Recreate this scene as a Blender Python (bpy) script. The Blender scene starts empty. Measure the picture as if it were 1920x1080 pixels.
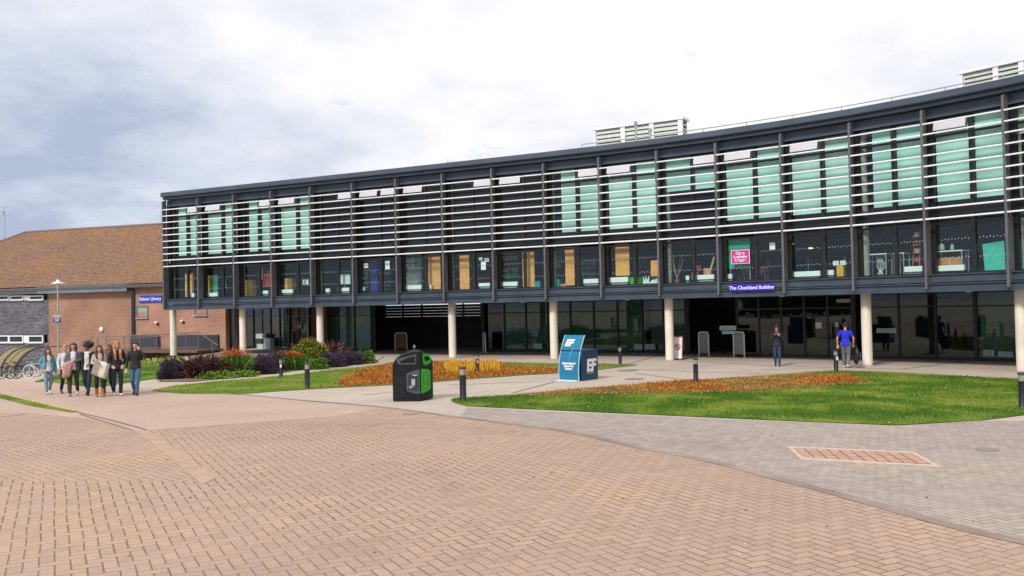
import bpy, bmesh, math, random
import numpy as np
from mathutils import Vector, Matrix, Euler
random.seed(7); np.random.seed(7)
D = bpy.data; C = bpy.context.scene.collection; SC = bpy.context.scene
R = math.radians
V = Vector

# ------------------------------------------------------------------ camera
CH, F_, PITCH, ROLL = 2.75, 1650.0, 0.0206, 0.0208          # eye height, focal length (in 1920-px units), tilt, roll
_cp, _sp, _cr, _sr = math.cos(PITCH), math.sin(PITCH), math.cos(ROLL), math.sin(ROLL)
_r0, _u0, FW = V((1, 0, 0)), V((0, -_sp, _cp)), V((0, _cp, _sp))
RT = _r0 * _cr - _u0 * _sr
UP = _r0 * _sr + _u0 * _cr
cam = D.objects.new('camera', D.cameras.new('camera')); C.objects.link(cam)
cam.matrix_world = Matrix(((RT.x, UP.x, -FW.x, 0), (RT.y, UP.y, -FW.y, 0), (RT.z, UP.z, -FW.z, CH), (0, 0, 0, 1)))
cam.data.sensor_width = 36; cam.data.lens = 36 * F_ / 1920; cam.data.clip_end = 3000; cam.data.clip_start = .1
SC.camera = cam

# ------------------------------------------------------------------ light
SUN_AZ, SUN_EL = R(218), R(42)                                # compass bearing from +Y clockwise
SC.view_settings.view_transform = 'Standard'; SC.view_settings.look = 'None'
SC.view_settings.exposure = 0.06; SC.view_settings.gamma = 1
W = D.worlds.new('World'); SC.world = W; W.use_nodes = True
nt = W.node_tree; nt.nodes.clear()
def N(t, typ, **k):
    n = t.nodes.new(typ)
    for a, b in k.items():
        if a.startswith('i_'):
            n.inputs[a[2:].replace('_', ' ')].default_value = b
        else: setattr(n, a, b)
    return n
def ramp(t, stops, interp='LINEAR'):
    n = t.nodes.new('ShaderNodeValToRGB'); n.color_ramp.interpolation = interp
    e = n.color_ramp.elements
    while len(e) < len(stops): e.new(.5)
    for i, (p, c) in enumerate(stops):
        e[i].position = p; e[i].color = (*c, 1) if len(c) == 3 else c
    return n
def math_(t, op, a, b=None, c=None, clamp=False):
    n = t.nodes.new('ShaderNodeMath'); n.operation = op; n.use_clamp = clamp
    for i, v in enumerate((a, b, c)):
        if v is None: continue
        if isinstance(v, (int, float)): n.inputs[i].default_value = v
        else: t.links.new(v, n.inputs[i])
    return n.outputs[0]
def mixc(t, fac, a, b, blend='MIX'):
    n = t.nodes.new('ShaderNodeMix'); n.data_type = 'RGBA'; n.blend_type = blend
    for s, v in ((n.inputs[0], fac), (n.inputs[6], a), (n.inputs[7], b)):
        if isinstance(v, (int, float)): s.default_value = v
        elif isinstance(v, tuple): s.default_value = (*v, 1) if len(v) == 3 else v
        else: t.links.new(v, s)
    return n.outputs[2]
def world():
    t = nt; L = t.links.new
    sky = N(t, 'ShaderNodeTexSky', sky_type='NISHITA', sun_disc=False, sun_elevation=SUN_EL, sun_rotation=SUN_AZ)
    co = N(t, 'ShaderNodeTexCoord'); sep = N(t, 'ShaderNodeSeparateXYZ'); L(co.outputs['Generated'], sep.inputs[0])
    x, y, z = sep.outputs
    # project the view direction on a cloud deck
    zz = math_(t, 'ADD', math_(t, 'ABSOLUTE', z), .22)
    cb = N(t, 'ShaderNodeCombineXYZ'); L(math_(t, 'DIVIDE', x, zz), cb.inputs[0]); L(math_(t, 'DIVIDE', y, zz), cb.inputs[1])
    n1 = N(t, 'ShaderNodeTexNoise', i_Scale=1.15, i_Detail=7.0, i_Roughness=.55, i_Distortion=.15); L(cb.outputs[0], n1.inputs['Vector'])
    n2 = N(t, 'ShaderNodeTexNoise', i_Scale=.55, i_Detail=3.0); L(cb.outputs[0], n2.inputs['Vector'])
    n3 = N(t, 'ShaderNodeTexNoise', i_Scale=3.4, i_Detail=6.0, i_Roughness=.6); L(cb.outputs[0], n3.inputs['Vector'])
    # heavier, bluer cloud low on the left of the view, brightest high and to the right
    left = math_(t, 'MULTIPLY_ADD', x, -1.0, .06, clamp=True)
    bias = math_(t, 'MULTIPLY', left, .55)
    d = math_(t, 'ADD', math_(t, 'MULTIPLY_ADD', n1.outputs[0], 1.35, -.31), math_(t, 'MULTIPLY', n2.outputs[0], .35))
    d = math_(t, 'ADD', d, math_(t, 'MULTIPLY_ADD', n3.outputs[0], .22, -.11))
    d = math_(t, 'ADD', d, bias)
    low = math_(t, 'MULTIPLY_ADD', z, -.55, .12)
    d = math_(t, 'ADD', math_(t, 'ADD', d, low), .0)
    r = ramp(t, [(.44, (10.8, 10.8, 10.8)), (.55, (9.6, 9.7, 10.0)), (.67, (8.3, 8.5, 9.2)), (.84, (6.3, 6.9, 8.1)), (1.02, (4.4, 5.1, 6.6))])
    L(d, r.inputs[0])
    gap = ramp(t, [(.24, (1, 1, 1)), (.34, (0, 0, 0))]); L(n3.outputs[0], gap.inputs[0])
    skyc = mixc(t, math_(t, 'MULTIPLY', gap.outputs[0], .5), r.outputs[0], sky.outputs[0])
    bg = N(t, 'ShaderNodeBackground', i_Strength=.1); L(skyc, bg.inputs[0])
    o = N(t, 'ShaderNodeOutputWorld'); L(bg.outputs[0], o.inputs[0])
world()
sun = D.objects.new('sun', D.lights.new('sun', 'SUN')); C.objects.link(sun)
sun.data.energy = 2.9; sun.data.angle = R(10); sun.data.color = (1, .94, .86)
sd = V((math.sin(SUN_AZ) * math.cos(SUN_EL), math.cos(SUN_AZ) * math.cos(SUN_EL), math.sin(SUN_EL)))
sun.rotation_euler = sd.to_track_quat('Z', 'Y').to_euler(); sun.location = (0, -20, 40)
SC.render.engine = 'CYCLES'; SC.cycles.max_bounces = 8; SC.cycles.transparent_max_bounces = 24; SC.cycles.use_denoising = True

# ------------------------------------------------------------------ places
def Hz(x, y):                                                 # the ground falls gently away on the far left
    return -.085 * max(0., -19.5 - x) if y > 20 else 0.
def ray(px, py):
    return (FW * F_ + RT * (px - 960) + UP * (540 - py)).normalized()
def gp(px, py):                                               # point of the ground
    d = ray(px, py); t = -CH / d.z
    p = d * t
    for _ in range(30):
        t = (Hz(p.x, p.y) - CH) / d.z; p = d * t
    return V((p.x, p.y, Hz(p.x, p.y)))
def onwall(px, py, A, B):                                     # point of the upright plane through A and B
    d = ray(px, py); n = V((B[1] - A[1], A[0] - B[0]))
    t = (n.x * A[0] + n.y * A[1]) / (n.x * d.x + n.y * d.y)
    return V((d.x * t, d.y * t, CH + d.z * t))
FP = [(-22.48, 56.68), (-19.78, 55.38), (-17.11, 54.07), (-14.44, 52.75), (-11.76, 51.42), (-9.07, 50.08), (-6.39, 48.74), (-3.7, 47.38), (-.99, 46.0), (1.68, 44.6), (4.35, 43.11), (6.93, 41.52), (9.34, 39.85), (11.72, 37.97), (13.93, 35.94), (15.91, 33.81), (17.75, 31.48), (19.38, 28.96), (20.8, 26.3)]
FP = [V(p) for p in FP]; NF = len(FP)
def seg_n(i):
    d = (FP[i + 1] - FP[i]).normalized(); return V((-d.y, d.x))
NM = []
for i in range(NF):
    a = seg_n(max(0, i - 1)); b = seg_n(min(NF - 2, i)); n = (a + b).normalized(); NM.append(n / n.dot(b))
def fo(i, inset, z=0.):
    i = min(max(i, 0), NF - 1); f = int(min(i, NF - 2)); u = i - f
    p = (FP[f] + NM[f] * inset).lerp(FP[f + 1] + NM[f + 1] * inset, u)
    return V((p.x, p.y, z))
def fz(px, py, inset):                                        # point at a set depth behind the facade, and the wall's angle there
    best = None
    for i in range(NF - 1):
        a, b = fo(i, inset), fo(i + 1, inset)
        p = onwall(px, py, a, b)
        u = (p.xy - a.xy).dot((b - a).xy) / (b - a).xy.length_squared
        e = max(0, -u, u - 1)
        if best is None or e < best[0]: best = (e, p, math.atan2(b.y - a.y, b.x - a.x), i + u)
    return best[1], best[2], best[3]

# ------------------------------------------------------------------ materials
MATS = {}
def mat(name, col, rough=.6, metal=0., var=.12, vs=6., bump=.0, bs=30., spec=.5, col2=None, emit=None, coord='Object'):
    if name in MATS: return MATS[name]
    m = D.materials.new(name); MATS[name] = m; m.use_nodes = True
    t = m.node_tree; b = t.nodes['Principled BSDF']; L = t.links.new
    b.inputs['Roughness'].default_value = rough; b.inputs['Metallic'].default_value = metal
    b.inputs['Specular IOR Level'].default_value = spec
    co = N(t, 'ShaderNodeTexCoord')
    n = N(t, 'ShaderNodeTexNoise', i_Scale=vs, i_Detail=5.0); L(co.outputs[coord], n.inputs['Vector'])
    c2 = col2 or tuple(c * (1 - var * 1.6) for c in col); c1 = tuple(min(1, c * (1 + var * .6)) for c in col)
    r = ramp(t, [(.3, c2), (.7, c1)]); L(n.outputs[0], r.inputs[0]); L(r.outputs[0], b.inputs['Base Color'])
    if bump:
        n2 = N(t, 'ShaderNodeTexNoise', i_Scale=bs, i_Detail=4.0); L(co.outputs[coord], n2.inputs['Vector'])
        bp = N(t, 'ShaderNodeBump', i_Strength=bump, i_Distance=.02); L(n2.outputs[0], bp.inputs['Height']); L(bp.outputs[0], b.inputs['Normal'])
    if emit:
        b.inputs['Emission Color'].default_value = (*emit[:3], 1); b.inputs['Emission Strength'].default_value = emit[3]
    return m
def glass(name, tint, refl=1.0, ior=1.5):
    m = D.materials.new(name); MATS[name] = m; m.use_nodes = True; t = m.node_tree; t.nodes.clear(); L = t.links.new
    tr = N(t, 'ShaderNodeBsdfTransparent', i_Color=(*tint, 1)); gl = N(t, 'ShaderNodeBsdfGlossy', i_Roughness=.02, i_Color=(.9, .97, .98, 1))
    mx = N(t, 'ShaderNodeMixShader'); ge = N(t, 'ShaderNodeNewGeometry'); dt = N(t, 'ShaderNodeVectorMath', operation='DOT_PRODUCT')
    L(ge.outputs['True Normal'], dt.inputs[0]); L(ge.outputs['Incoming'], dt.inputs[1])      # the same reflection from both sides of the pane
    f = math_(t, 'POWER', math_(t, 'SUBTRACT', 1., math_(t, 'ABSOLUTE', dt.outputs['Value']), clamp=True), 5.)
    f = math_(t, 'MULTIPLY', math_(t, 'MULTIPLY_ADD', f, .94, .06), refl, clamp=True)
    # slightly wavy panes
    co = N(t, 'ShaderNodeTexCoord'); n = N(t, 'ShaderNodeTexNoise', i_Scale=.8, i_Detail=1.0); L(co.outputs['Object'], n.inputs['Vector'])
    bp = N(t, 'ShaderNodeBump', i_Strength=.08, i_Distance=.03); L(n.outputs[0], bp.inputs['Height']); L(bp.outputs[0], gl.inputs['Normal'])
    L(f, mx.inputs[0]); L(tr.outputs[0], mx.inputs[1]); L(gl.outputs[0], mx.inputs[2])
    o = N(t, 'ShaderNodeOutputMaterial'); L(mx.outputs[0], o.inputs[0]); return m
def attr_mat(name, stops, rough=.7, trans=0.):
    """leaves and blades: each face carries its own random value picked out by the ramp"""
    m = D.materials.new(name); MATS[name] = m; m.use_nodes = True; t = m.node_tree; b = t.nodes['Principled BSDF']; L = t.links.new
    a = N(t, 'ShaderNodeAttribute', attribute_name='rnd'); r = ramp(t, stops); L(a.outputs['Fac'], r.inputs[0])
    L(r.outputs[0], b.inputs['Base Color']); b.inputs['Roughness'].default_value = rough; b.inputs['Specular IOR Level'].default_value = .25
    return m
def herring(name, cols, g=.155, rot=0., jw=.05, jd=(.12, .08, .05), fade=None, patch=None, jstr=1.0):
    """block paving in 90 degree herringbone: blocks 2g x g"""
    m = D.materials.new(name); MATS[name] = m; m.use_nodes = True; t = m.node_tree; b = t.nodes['Principled BSDF']; L = t.links.new
    b.inputs['Roughness'].default_value = .85; b.inputs['Specular IOR Level'].default_value = .25
    ge = N(t, 'ShaderNodeNewGeometry')
    wob = N(t, 'ShaderNodeTexNoise', i_Scale=.7, i_Detail=2.0); L(ge.outputs['Position'], wob.inputs['Vector'])
    mp = N(t, 'ShaderNodeMapping'); mp.inputs['Rotation'].default_value[2] = -rot; mp.inputs['Scale'].default_value = (1 / g, 1 / g, 1); mp.vector_type = 'POINT'
    # rotate then scale
    L(ge.outputs['Position'], mp.inputs['Vector'])
    vo = N(t, 'ShaderNodeVectorMath', operation='ADD'); vs_ = N(t, 'ShaderNodeVectorMath', operation='SCALE'); vs_.inputs[3].default_value = .25
    L(wob.outputs['Color'], vs_.inputs[0]); L(mp.outputs[0], vo.inputs[0]); L(vs_.outputs[0], vo.inputs[1])
    s = N(t, 'ShaderNodeSeparateXYZ'); L(vo.outputs[0], s.inputs[0]); X, Y = s.outputs[0], s.outputs[1]
    i = math_(t, 'FLOOR', X); j = math_(t, 'FLOOR', Y); fx = math_(t, 'SUBTRACT', X, i); fy = math_(t, 'SUBTRACT', Y, j)
    dm = math_(t, 'SUBTRACT', i, j); k = math_(t, 'SUBTRACT', dm, math_(t, 'MULTIPLY', math_(t, 'FLOOR', math_(t, 'DIVIDE', dm, 4.)), 4.))
    def eq(v): return math_(t, 'COMPARE', k, float(v), .1)
    k0, k1, k2, k3 = eq(0), eq(1), eq(2), eq(3)
    left = math_(t, 'MULTIPLY_ADD', k1, 5., fx); right = math_(t, 'MULTIPLY_ADD', k0, 5., math_(t, 'SUBTRACT', 1., fx))
    bot = math_(t, 'MULTIPLY_ADD', k2, 5., fy); top = math_(t, 'MULTIPLY_ADD', k3, 5., math_(t, 'SUBTRACT', 1., fy))
    e1 = math_(t, 'MINIMUM', left, right); e2 = math_(t, 'MINIMUM', bot, top); e = math_(t, 'MINIMUM', e1, math_(t, 'MULTIPLY', e2, 1.35))
    nz = N(t, 'ShaderNodeTexNoise', i_Scale=.45, i_Detail=4.0); L(ge.outputs['Position'], nz.inputs['Vector'])
    w = math_(t, 'MULTIPLY_ADD', nz.outputs[0], jw * 1.6, jw * .25)
    e2b = math_(t, 'MULTIPLY', e2, 1.35)
    j1 = math_(t, 'SUBTRACT', 1., math_(t, 'DIVIDE', e1, w), clamp=True); j2 = math_(t, 'MULTIPLY', math_(t, 'SUBTRACT', 1., math_(t, 'DIVIDE', e2b, w), clamp=True), .75)
    joint = math_(t, 'POWER', math_(t, 'MAXIMUM', j1, j2), .45)
    joint = math_(t, 'MULTIPLY', joint, math_(t, 'MULTIPLY_ADD', nz.outputs[0], 1.1 * jstr, .25 * jstr, clamp=True), clamp=True)
    idc = N(t, 'ShaderNodeCombineXYZ'); L(math_(t, 'SUBTRACT', i, k1), idc.inputs[0]); L(math_(t, 'SUBTRACT', j, k2), idc.inputs[1])
    wn = N(t, 'ShaderNodeTexWhiteNoise', noise_dimensions='2D'); L(idc.outputs[0], wn.inputs['Vector'])
    rp = ramp(t, cols); L(wn.outputs[0], rp.inputs[0])
    # weathering: broad tone patches, fine grit
    n1 = N(t, 'ShaderNodeTexNoise', i_Scale=.22, i_Detail=5.0, i_Roughness=.6); L(ge.outputs['Position'], n1.inputs['Vector'])
    r1 = ramp(t, [(.3, (.76, .73, .75)), (.42, (.92, .91, .93)), (.55, (1, 1, 1)), (.72, (1.10, 1.06, .88))]); L(n1.outputs[0], r1.inputs[0])
    c = mixc(t, 1., rp.outputs[0], r1.outputs[0], 'MULTIPLY')
    n2 = N(t, 'ShaderNodeTexNoise', i_Scale=60., i_Detail=3.0); L(ge.outputs['Position'], n2.inputs['Vector'])
    r2 = ramp(t, [(.3, (.80, .80, .80)), (.55, (1, 1, 1)), (.75, (1.18, 1.18, 1.18))]); L(n2.outputs[0], r2.inputs[0])
    c = mixc(t, 1., c, r2.outputs[0], 'MULTIPLY')
    n3 = N(t, 'ShaderNodeTexNoise', i_Scale=2.2, i_Detail=6.0, i_Roughness=.7); L(ge.outputs['Position'], n3.inputs['Vector'])
    r3 = ramp(t, [(.66, (0, 0, 0)), (.76, (1, 1, 1))]); L(n3.outputs[0], r3.inputs[0])
    c = mixc(t, math_(t, 'MULTIPLY', r3.outputs[0], .28), c, (.16, .115, .075))
    vor = N(t, 'ShaderNodeTexVoronoi', i_Scale=2.6); L(ge.outputs['Position'], vor.inputs['Vector'])
    sp = math_(t, 'LESS_THAN', vor.outputs['Distance'], .045)
    c = mixc(t, math_(t, 'MULTIPLY', sp, .7), c, (.62, .58, .53))
    c = mixc(t, joint, c, jd)
    L(c, b.inputs['Base Color'])
    h = math_(t, 'SUBTRACT', math_(t, 'MULTIPLY', n2.outputs[0], .25), joint)
    bp = N(t, 'ShaderNodeBump', i_Strength=.5, i_Distance=.012); L(h, bp.inputs['Height']); L(bp.outputs[0], b.inputs['Normal'])
    return m
def ground_mat(name, c1, c2, fine=70., stain=.25):
    m = D.materials.new(name); MATS[name] = m; m.use_nodes = True; t = m.node_tree; b = t.nodes['Principled BSDF']; L = t.links.new
    b.inputs['Roughness'].default_value = .9; b.inputs['Specular IOR Level'].default_value = .2
    ge = N(t, 'ShaderNodeNewGeometry')
    n1 = N(t, 'ShaderNodeTexNoise', i_Scale=.35, i_Detail=7.0, i_Roughness=.62); L(ge.outputs['Position'], n1.inputs['Vector'])
    r1 = ramp(t, [(.3, c1), (.7, c2)]); L(n1.outputs[0], r1.inputs[0])
    n2 = N(t, 'ShaderNodeTexNoise', i_Scale=fine, i_Detail=3.0); L(ge.outputs['Position'], n2.inputs['Vector'])
    r2 = ramp(t, [(.3, (.82, .82, .82)), (.7, (1.12, 1.12, 1.12))]); L(n2.outputs[0], r2.inputs[0])
    n3 = N(t, 'ShaderNodeTexNoise', i_Scale=1.7, i_Detail=6.0, i_Roughness=.7); L(ge.outputs['Position'], n3.inputs['Vector'])
    r3 = ramp(t, [(.60, (0, 0, 0)), (.74, (1, 1, 1))]); L(n3.outputs[0], r3.inputs[0])
    c = mixc(t, 1., r1.outputs[0], r2.outputs[0], 'MULTIPLY')
    c = mixc(t, math_(t, 'MULTIPLY', r3.outputs[0], stain), c, tuple(v * .6 for v in c1))
    L(c, b.inputs['Base Color'])
    bp = N(t, 'ShaderNodeBump', i_Strength=.3, i_Distance=.01); L(n2.outputs[0], bp.inputs['Height']); L(bp.outputs[0], b.inputs['Normal'])
    return m
def brick_mat(name, c1, c2, mortar, sx=.225, sz=.075, ang=0., msize=.06, bumpd=.01):
    m = D.materials.new(name); MATS[name] = m; m.use_nodes = True; t = m.node_tree; b = t.nodes['Principled BSDF']; L = t.links.new
    b.inputs['Roughness'].default_value = .85; b.inputs['Specular IOR Level'].default_value = .2
    ge = N(t, 'ShaderNodeNewGeometry'); s = N(t, 'ShaderNodeSeparateXYZ'); L(ge.outputs['Position'], s.inputs[0])
    u = math_(t, 'ADD', math_(t, 'MULTIPLY', s.outputs[0], math.cos(ang)), math_(t, 'MULTIPLY', s.outputs[1], math.sin(ang)))
    cb = N(t, 'ShaderNodeCombineXYZ'); L(u, cb.inputs[0]); L(s.outputs[2], cb.inputs[1])
    br = N(t, 'ShaderNodeTexBrick', i_Scale=1.0); br.inputs['Brick Width'].default_value = sx; br.inputs['Row Height'].default_value = sz
    br.inputs['Mortar Size'].default_value = msize * sz; br.inputs['Color1'].default_value = (*c1, 1); br.inputs['Color2'].default_value = (*c2, 1); br.inputs['Mortar'].default_value = (*mortar, 1)
    L(cb.outputs[0], br.inputs['Vector'])
    n1 = N(t, 'ShaderNodeTexNoise', i_Scale=.5, i_Detail=6.0); L(ge.outputs['Position'], n1.inputs['Vector'])
    r1 = ramp(t, [(.3, (.75, .75, .78)), (.7, (1.15, 1.12, 1.08))]); L(n1.outputs[0], r1.inputs[0])
    n2 = N(t, 'ShaderNodeTexNoise', i_Scale=9., i_Detail=3.0); L(cb.outputs[0], n2.inputs['Vector'])
    r2 = ramp(t, [(.3, (.8, .8, .8)), (.7, (1.15, 1.15, 1.15))]); L(n2.outputs[0], r2.inputs[0])
    c = mixc(t, 1., br.outputs[0], r1.outputs[0], 'MULTIPLY'); c = mixc(t, 1., c, r2.outputs[0], 'MULTIPLY')
    L(c, b.inputs['Base Color'])
    bp = N(t, 'ShaderNodeBump', i_Strength=.5, i_Distance=bumpd); bp.invert = True; L(br.outputs['Fac'], bp.inputs['Height']); L(bp.outputs[0], b.inputs['Normal'])
    return m

# ------------------------------------------------------------------ mesh helpers
class MB:
    def __init__(s): s.v = []; s.f = []
    def add(s, vs, fs):
        o = len(s.v); s.v += [tuple(v) for v in vs]; s.f += [tuple(i + o for i in f) for f in fs]; return s
    def box(s, c, size, rz=0., M=None):
        x, y, z = (q / 2 for q in size); ca, sa = math.cos(rz), math.sin(rz)
        vs = []
        for dx, dy, dz in ((-x, -y, -z), (x, -y, -z), (x, y, -z), (-x, y, -z), (-x, -y, z), (x, -y, z), (x, y, z), (-x, y, z)):
            vs.append(V((c[0] + dx * ca - dy * sa, c[1] + dx * sa + dy * ca, c[2] + dz)))
        if M: vs = [M @ v for v in vs]
        return s.add(vs, [(0, 3, 2, 1), (4, 5, 6, 7), (0, 1, 5, 4), (1, 2, 6, 5), (2, 3, 7, 6), (3, 0, 4, 7)])
    def hexa(s, b, t):                                        # 4 bottom, 4 top points
        return s.add(list(b) + list(t), [(0, 3, 2, 1), (4, 5, 6, 7), (0, 1, 5, 4), (1, 2, 6, 5), (2, 3, 7, 6), (3, 0, 4, 7)])
    def prism(s, poly, z0, z1):
        n = len(poly)
        return s.add([(p[0], p[1], z0) for p in poly] + [(p[0], p[1], z1) for p in poly],
                     [tuple(range(n - 1, -1, -1)), tuple(range(n, 2 * n))] + [(i, (i + 1) % n, n + (i + 1) % n, n + i) for i in range(n)])
    def tube(s, p0, p1, r0, r1=None, n=8, cap=True):
        p0, p1 = V(p0), V(p1); r1 = r0 if r1 is None else r1
        d = (p1 - p0).normalized(); a = d.orthogonal().normalized(); b = d.cross(a)
        vs = [p0 + (a * math.cos(2 * math.pi * k / n) + b * math.sin(2 * math.pi * k / n)) * r0 for k in range(n)]
        vs += [p1 + (a * math.cos(2 * math.pi * k / n) + b * math.sin(2 * math.pi * k / n)) * r1 for k in range(n)]
        fs = [(k, (k + 1) % n, n + (k + 1) % n, n + k) for k in range(n)]
        if cap: fs += [tuple(range(n - 1, -1, -1)), tuple(range(n, 2 * n))]
        return s.add(vs, fs)
    def path(s, pts, r, n=6):
        for a, b in zip(pts, pts[1:]): s.tube(a, b, r, n=n)
        return s
    def lathe(s, prof, c=(0, 0, 0), n=20):                    # prof: (radius, z)
        o = len(s.v)
        for r, z in prof:
            for k in range(n): s.v.append((c[0] + r * math.cos(2 * math.pi * k / n), c[1] + r * math.sin(2 * math.pi * k / n), c[2] + z))
        m = len(prof)
        for i in range(m - 1):
            for k in range(n):
                s.f.append((o + i * n + k, o + i * n + (k + 1) % n, o + (i + 1) * n + (k + 1) % n, o + (i + 1) * n + k))
        s.f.append(tuple(o + k for k in range(n - 1, -1, -1))); s.f.append(tuple(o + (m - 1) * n + k for k in range(n)))
        return s
    def quad(s, a, b, c, d): return s.add([a, b, c, d], [(0, 1, 2, 3)])
    def strip(s, prof, i0, i1, caps=True):                    # closed (inset, z) profile swept along the facade
        o = len(s.v); n = len(prof); idx = list(range(i0, i1 + 1))
        for i in idx:
            for ins, z in prof: s.v.append(tuple(fo(i, ins, z)))
        for a in range(len(idx) - 1):
            for k in range(n):
                s.f.append((o + a * n + k, o + a * n + (k + 1) % n, o + (a + 1) * n + (k + 1) % n, o + (a + 1) * n + k))
        if caps:
            s.f.append(tuple(o + k for k in range(n - 1, -1, -1))); e = o + (len(idx) - 1) * n; s.f.append(tuple(e + k for k in range(n)))
        return s
    def ball(s, c, r, n=10, m=7):
        if isinstance(r, (int, float)): r = (r, r, r)
        o = len(s.v)
        for i in range(1, m):
            th = math.pi * i / m
            for k in range(n):
                ph = 2 * math.pi * k / n
                s.v.append((c[0] + r[0] * math.sin(th) * math.cos(ph), c[1] + r[1] * math.sin(th) * math.sin(ph), c[2] + r[2] * math.cos(th)))
        s.v.append((c[0], c[1], c[2] + r[2])); s.v.append((c[0], c[1], c[2] - r[2])); T, B = len(s.v) - 2, len(s.v) - 1
        for i in range(m - 2):
            for k in range(n):
                s.f.append((o + i * n + k, o + (i + 1) * n + k, o + (i + 1) * n + (k + 1) % n, o + i * n + (k + 1) % n))
        for k in range(n):
            s.f.append((T, o + k, o + (k + 1) % n)); s.f.append((B, o + (m - 2) * n + (k + 1) % n, o + (m - 2) * n + k))
        return s
    def build(s, name, m, parent=None, world=False, smooth=False, bevel=0., fixn=True, kind=None, label=None):
        me = D.meshes.new(name); me.from_pydata(s.v, [], s.f)
        if fixn:
            b = bmesh.new(); b.from_mesh(me); bmesh.ops.recalc_face_normals(b, faces=b.faces); b.to_mesh(me); b.free()
        return link(name, me, m, parent, world, smooth, bevel, kind, label)
def link(name, me, m, parent=None, world=False, smooth=False, bevel=0., kind=None, label=None):
    o = D.objects.new(name, me); C.objects.link(o); me.materials.append(m)
    if smooth:
        me.polygons.foreach_set('use_smooth', [True] * len(me.polygons))
        try: me.set_sharp_from_angle(angle=R(40))
        except Exception: pass
    if bevel:
        b = o.modifiers.new('bevel', 'BEVEL'); b.width = bevel; b.segments = 2; b.limit_method = 'ANGLE'
    if parent:
        o.parent = parent
        if world: o.matrix_parent_inverse = wmat(parent).inverted()
    if kind: o['kind'] = kind
    if label: o['label'] = label
    return o
def wmat(o):
    m = Matrix.Translation(o.location) @ o.rotation_euler.to_matrix().to_4x4() @ Matrix.Diagonal((*o.scale, 1))
    return (wmat(o.parent) @ o.matrix_parent_inverse @ m) if o.parent else m
def tag(o, label, cat, group=None):
    o['label'] = label; o['category'] = cat
    if group: o['group'] = group
    return o
def thing(name, label, cat, loc=(0, 0, 0), rz=0., group=None):
    o = D.objects.new(name, None); C.objects.link(o); o.location = loc; o.rotation_euler = (0, 0, rz); o.empty_display_size = .2
    return tag(o, label, cat, group)
def dup(o, loc=None, rz=None, label=None, parent=None, scale=None):
    c = o.copy(); C.objects.link(c)
    if parent: c.parent = parent
    if loc is not None: c.location = loc
    if rz is not None: c.rotation_euler = (0, 0, rz)
    if scale: c.scale = scale
    if label: c['label'] = label
    for ch in list(o.children): dup(ch, parent=c)
    return c
def text(name, body, size, m, M, parent=None, extrude=.004, bold=0., shear=0., world=True, align='CENTER', spacing=1.0, line=1.0):
    cu = D.curves.new(name, 'FONT'); cu.body = body; cu.size = size; cu.extrude = extrude; cu.align_x = align; cu.align_y = 'CENTER'; cu.offset = bold; cu.shear = shear
    cu.space_character = spacing; cu.space_line = line
    o = D.objects.new(name, cu); C.objects.link(o)
    dg = bpy.context.evaluated_depsgraph_get(); me = D.meshes.new_from_object(o.evaluated_get(dg)); D.objects.remove(o)
    me.transform(M); o = D.objects.new(name, me); C.objects.link(o); me.materials.clear(); me.materials.append(m)
    if parent:
        o.parent = parent
        if world: o.matrix_parent_inverse = wmat(parent).inverted()
    return o
def facing(p, ang, tilt=0.):                                  # text frame: x along heading ang, y up, z towards the viewer
    x = V((math.cos(ang), math.sin(ang), 0)); y = V((0, 0, 1)); z = x.cross(y)
    return Matrix(((x.x, y.x, z.x, p[0]), (x.y, y.y, z.y, p[1]), (x.z, y.z, z.z, p[2]), (0, 0, 0, 1)))
def scatter(poly, n):                                         # random points inside a world polygon
    P = np.array([(p[0], p[1]) for p in poly]); lo, hi = P.min(0), P.max(0); out = np.zeros((0, 2))
    while len(out) < n:
        q = lo + np.random.rand(n * 2, 2) * (hi - lo); ins = np.zeros(len(q), bool); j = len(P) - 1
        for i in range(len(P)):
            a, b = P[i], P[j]
            c = ((a[1] > q[:, 1]) != (b[1] > q[:, 1])) & (q[:, 0] < (b[0] - a[0]) * (q[:, 1] - a[1]) / (b[1] - a[1] + 1e-12) + a[0])
            ins ^= c; j = i
        out = np.vstack([out, q[ins]])
    return out[:n]
def blades(name, base, dirs, length, width, m, rnd=None, parent=None, world=False, bend=0., kind=None):
    """n narrow leaves: base (n,3), dirs (n,3) unit, each a quad tapering to a point"""
    n = len(base); length = np.broadcast_to(length, n)[:, None]; width = np.broadcast_to(width, n)[:, None]
    side = np.cross(dirs, np.random.randn(n, 3)); side /= np.linalg.norm(side, axis=1)[:, None] + 1e-9
    mid = base + dirs * length * .55; tip = base + dirs * length
    if bend: tip = tip - np.array([0, 0, 1.]) * length * bend; mid = mid - np.array([0, 0, 1.]) * length * bend * .15
    v = np.stack([base - side * width * .35, mid - side * width * .5, tip, mid + side * width * .5], 1).reshape(-1, 3)
    me = D.meshes.new(name); me.vertices.add(4 * n); me.vertices.foreach_set('co', v.ravel().astype('f'))
    me.loops.add(4 * n); me.loops.foreach_set('vertex_index', np.arange(4 * n, dtype='i'))
    me.polygons.add(n); me.polygons.foreach_set('loop_start', np.arange(0, 4 * n, 4, dtype='i'))
    a = me.attributes.new('rnd', 'FLOAT', 'FACE'); a.data.foreach_set('value', (np.random.rand(n) if rnd is None else rnd).astype('f'))
    me.update(calc_edges=True); me.validate()
    return link(name, me, m, parent, world, kind=kind)

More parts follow.
